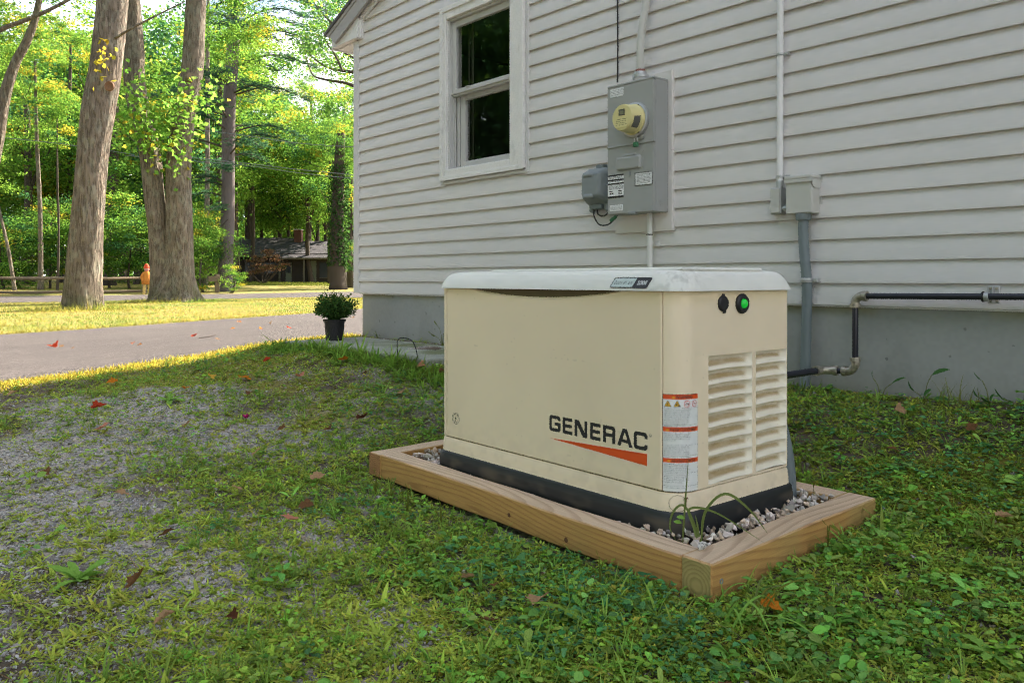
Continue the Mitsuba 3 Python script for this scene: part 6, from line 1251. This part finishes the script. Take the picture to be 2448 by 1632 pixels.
# woods behind the camera, seen in the window and lighting the wall
for i, (x, y, cz, R) in enumerate(((-14, -13, 6, 4.6), (-21, -12, 6.5, 5), (-8, -14, 6.5, 4.8), (-28, -16, 7, 5.5), (-1, -15, 6.5, 4.8), (6, -14, 6, 4.8), (-17, -19, 10, 6), (-9, -21, 11, 6), (-25, -23, 11, 6.5), (12, -10, 6, 4.5), (-14, -11, 2.2, 2.4), (-20, -14, 2.4, 2.6), (-8, -12, 2, 2.2), (-2, -13, 2, 2.4), (-35, -12, 7, 5), (-18, -9.5, 5, 4), (-26, -10, 6, 4.6), (-11, -17, 13, 5), (-20, -17, 14, 6), (-30, -20, 13, 6))):
    rs = RS(3000 + i); t = thing('yard_tree', 'leafy tree on the far side of the yard behind the viewer', 'tree', 'trees behind the viewer')
    g = np.array([x, y, float(h0(x, y)) - .2]); c = np.array([x, y, cz], float)
    obj('trunk', trunk_mesh([tuple(g), tuple((g + c) / 2), tuple(c), tuple(c + [0, 0, R * .4])], [.25, .2, .16, .06], 10, i, .3, .06, 5), 'bark_dark', t, True)
    inst(t + '__crown', ['crown_e', 'crown_e', 'crown_c'][i % 3], c, (R, R, R * 1.05), 40 * i)

# ------------------------------------------------------------------ fence, figure, wires, far house
fc = thing('rail_fence', 'weathered split rail fence along the far side of the road', 'fence')
fxx = -35.9
for y in (-13, -10, -7, -4, -1.2, 1.4, 4.2, 7.0):
    z = float(h0(fxx, y)); obj('post', cbox(fxx - .07, fxx + .07, y - .08, y + .08, z - .2, z + .82, .02), 'rail_mat', fc)
for a, b in ((-13, -10), (-10, -7), (-7, -4), (-4, -1.2), (-1.2, 1.4), (1.4, 4.2), (4.2, 7.0)):
    for zz in (.52, -.02):
        q = [(fxx + .02, a - .1, zz + .01), (fxx, (a + b) / 2, zz - .02), (fxx - .02, b + .1, zz + .01)]
        obj('rail', trunk_mesh(q, [.05, .065, .05], 8, int(a * 3 + zz * 10), 0, .12, 4), 'rail_mat', fc, 40)
p = at(519, 700, 36.5); gz = float(h0(p[0], p[1]))
mp = thing('fence_post', 'lone grey post with a short board between double trunk and pine', 'post')
obj('post', cbox(p[0] - .08, p[0] + .08, p[1] - .08, p[1] + .08, gz - .2, gz + .85, .015), 'rail_mat', mp)
obj('board', cbox(p[0] + .09, p[0] + .12, p[1] - .42, p[1] + .10, gz + .52, gz + .76, .008), 'rail_mat', mp)
# the small scarecrow-like figure
sp_ = at(346, 700, 33.2); sz = float(h0(sp_[0], sp_[1]))
sc = thing('scarecrow', 'small scarecrow with red cap and orange coat standing at the fence', 'scarecrow')
mat('sc_orange', (0.50, 0.19, 0.03), 0.9); mat('sc_red', (0.60, 0.07, 0.02), 0.8); mat('sc_face', (0.62, 0.27, 0.22), 0.8); mat('sc_straw', (0.52, 0.38, 0.12), 0.85)
sx, sy = sp_[0] + .25, sp_[1]
obj('coat', trimesh.Trimesh(*(lambda m: (np.array(m.vertices) * [0.8, 1.0, 1] + [sx, sy, sz], m.faces))(lathe([(0, .42), (.19, .44), (.20, .60), (.16, .80), (.13, .92), (.07, .97), (0, .98)], 'z', 20)), process=False), 'sc_orange', sc, True)
for s in (-1, 1):
    obj('sleeve', tube(curve([(sx, sy + .11 * s, sz + .90), (sx + .02, sy + .20 * s, sz + .74), (sx + .06, sy + .17 * s, sz + .54)], 5), np.linspace(.055, .045, 11), 10), 'sc_orange', sc, True)
    obj('leg', tube(curve([(sx, sy + .09 * s, sz + .48), (sx + .01, sy + .10 * s, sz + .25), (sx + .03, sy + .12 * s, sz - .02)], 5), np.linspace(.06, .05, 11), 10), 'sc_straw', sc, True)
obj('head', trimesh.Trimesh(*(lambda m: (np.array(m.vertices) * [.10, .10, .12] + [sx + .01, sy, sz + 1.06], m.faces))(trimesh.creation.icosphere(3)), process=False), 'sc_face', sc, True)
obj('cap', lathe([(.115, 0), (.13, .01), (.105, .05), (.09, .12), (.05, .18), (0, .20)], 'z', 20, (sx - .005, sy, sz + 1.09)), 'sc_red', sc, True)
for i, (lab, pts, dep) in enumerate((('lower overhead wire crossing behind the trunks to the house corner', [(300, 372), (440, 383), (600, 397), (720, 414), (860, 428), (1000, 440)], 29), ('upper overhead wire crossing in front of the pine', [(330, 292), (480, 311), (600, 326), (720, 343), (860, 352), (1000, 356)], 30),
    ('faint overhead wire at left in front of the woods', [(-120, 322), (0, 329), (120, 341), (240, 357), (330, 372)], 28), ('second overhead wire just above the lower one', [(440, 375), (600, 392), (720, 406), (860, 419), (1000, 430)], 29.5))):
    tag(obj('utility_wire', tube(curve([tuple(at(a_, b_, dep)) for a_, b_ in pts], 6), .013, 6), 'pvc_grey', smooth=True), lab, 'wire')
# ranch house far across the road
RHm = np.eye(4); RHm[:3, 0], RHm[:3, 1] = RGT, FWD; RHm[:3, 3] = at(540, 667.5, 62); RHm[2, 3] = 0.0
gh = 0.10
mat('brown_wall', (0.030, 0.024, 0.020), 0.8); mat('brown_trim', (0.085, 0.078, 0.055), 0.7); mat('green_door', (0.10, 0.115, 0.085), 0.6); mat('dark_glass', (0.03, 0.035, 0.045), 0.12)
def roof_fn(p, n, uv): return mi.Color3f(0.055, 0.055, 0.068) * (0.6 + 0.8 * noise(p.x * 4, p.y * 4, p.z * 14))
mat('far_roof', proc(roof_fn), 0.85); mat('brick_mat', (0.12, 0.055, 0.042), 0.85)
RHo = thing('ranch_house', 'low dark brown ranch house with grey roof across the road', 'house')
def hob(name, m, b, parent=RHo, **k): return obj(name, moved(mesh_of(m) if not isinstance(m, trimesh.Trimesh) else m, RHm), b, parent, **k)
hob('wall', cat(cbox(-3.5, 4.2, .8, 7.5, gh - .3, 2.45, .01), cbox(4.2, 8.3, .2, 7.5, gh - .3, 2.45, .01)), 'brown_wall')
rfm = hob('roof', cat(Manifold.hull_points(np.array([(x, y, z + d) for x in (-3.9, 4.6) for y, z in ((.2, 2.18), (4.2, 3.75), (8.2, 2.18)) for d in (0, .12)])), Manifold.hull_points(np.array([(x, y, z + d) for x in (4.0, 8.6) for y, z in ((-.6, 2.0), (3.6, 3.45), (7.8, 2.0)) for d in (0, .12)]))), 'far_roof')
hob('chimney', cbox(4.35, 4.95, 3.2, 3.8, 3.2, 4.45, .02), 'brick_mat', rfm); hob('chimney_cap', cbox(4.3, 5.0, 3.15, 3.85, 4.452, 4.52, .02), 'pvc_pale', rfm)
hob('fascia', cat(cbox(-3.9, 4.0, .14, .195, 2.16, 2.30, .01), cbox(4.0, 8.6, -.66, -.605, 1.98, 2.12, .01)), 'brown_trim')
for x in (4.25, 6.1, 8.2): hob('porch_post', cbox(x - .06, x + .06, -.5, -.38, gh - .2, 1.98, .01), 'brown_trim')
dd_ = hob('door', cbox(4.55, 5.0, .14, .19, gh, 1.75, .01), 'green_door'); hob('window', cbox(4.6, 4.95, .125, .139, .95, 1.68, .004), 'dark_glass', dd_)
hob('siding_panel', cbox(6.45, 6.9, .15, .19, gh - .1, 1.9, .01), 'green_door')
for x0, x1, z0, z1 in ((1.2, 2.6, .95, 1.75), (2.75, 3.9, .95, 1.75), (-2.6, -1.2, .95, 1.75), (7.15, 7.9, .6, 1.75)):
    w_ = hob('window', cbox(x0, x1, (.74 if x0 < 4 else .14), (.79 if x0 < 4 else .19), z0, z1, .006), 'dark_glass'); hob('frame', cbox(x0 - .05, x1 + .05, (.71 if x0 < 4 else .11), (.735 if x0 < 4 else .135), z0 - .06, z0 - .01, .006), 'brown_trim', w_)
bb_ = thing('bush', 'brown withered bush in front of the ranch house', 'bush')
bp_ = at(628, 668, 57); rs = RS(97); n = 2600; bp_[2] = 0.1
tv = crown(97, n, (1.5, 1.5, 1.05), (.07, .13), [(.16, .09, .05), (.20, .13, .08), (.10, .10, .04)], [.5, .35, .15], 26)
addmesh('leaves', (tv[0] + bp_ + [0, 0, 1.55], tv[1], tv[2]), 'leaf_mat', bb_)
obj('branches', cat([tube(curve([tuple(bp_), tuple(bp_ + d_ * .8 + [0, 0, .5]), tuple(bp_ + [0, 0, 1.5] + d_ * 1.5)], 4), np.linspace(.05, .012, 9), 6) for d_ in rand_dirs(rs, 12, 0, .8)]), 'bark_dark', bb_)
rs = RS(98); n = 9000; q = np.stack([rs.uniform(-4, 12, n), rs.uniform(-12, -.3, n)], 1)
w3 = RHm[:3, 3] + q[:, :1] * RGT + q[:, 1:] * FWD; w3[:, 2] = h0(w3[:, 0], w3[:, 1])
tag(addmesh('far_grass', leaves(TRI, w3, rand_dirs(rs, n, .5, 1), rand_dirs(rs, n), rs.uniform(.08, .22, n), rs.uniform(.02, .04, n), jitter(rs, (.16, .20, .035), n, .3)), 'weed_mat'), 'uneven grass in front of the ranch house', kind='stuff')
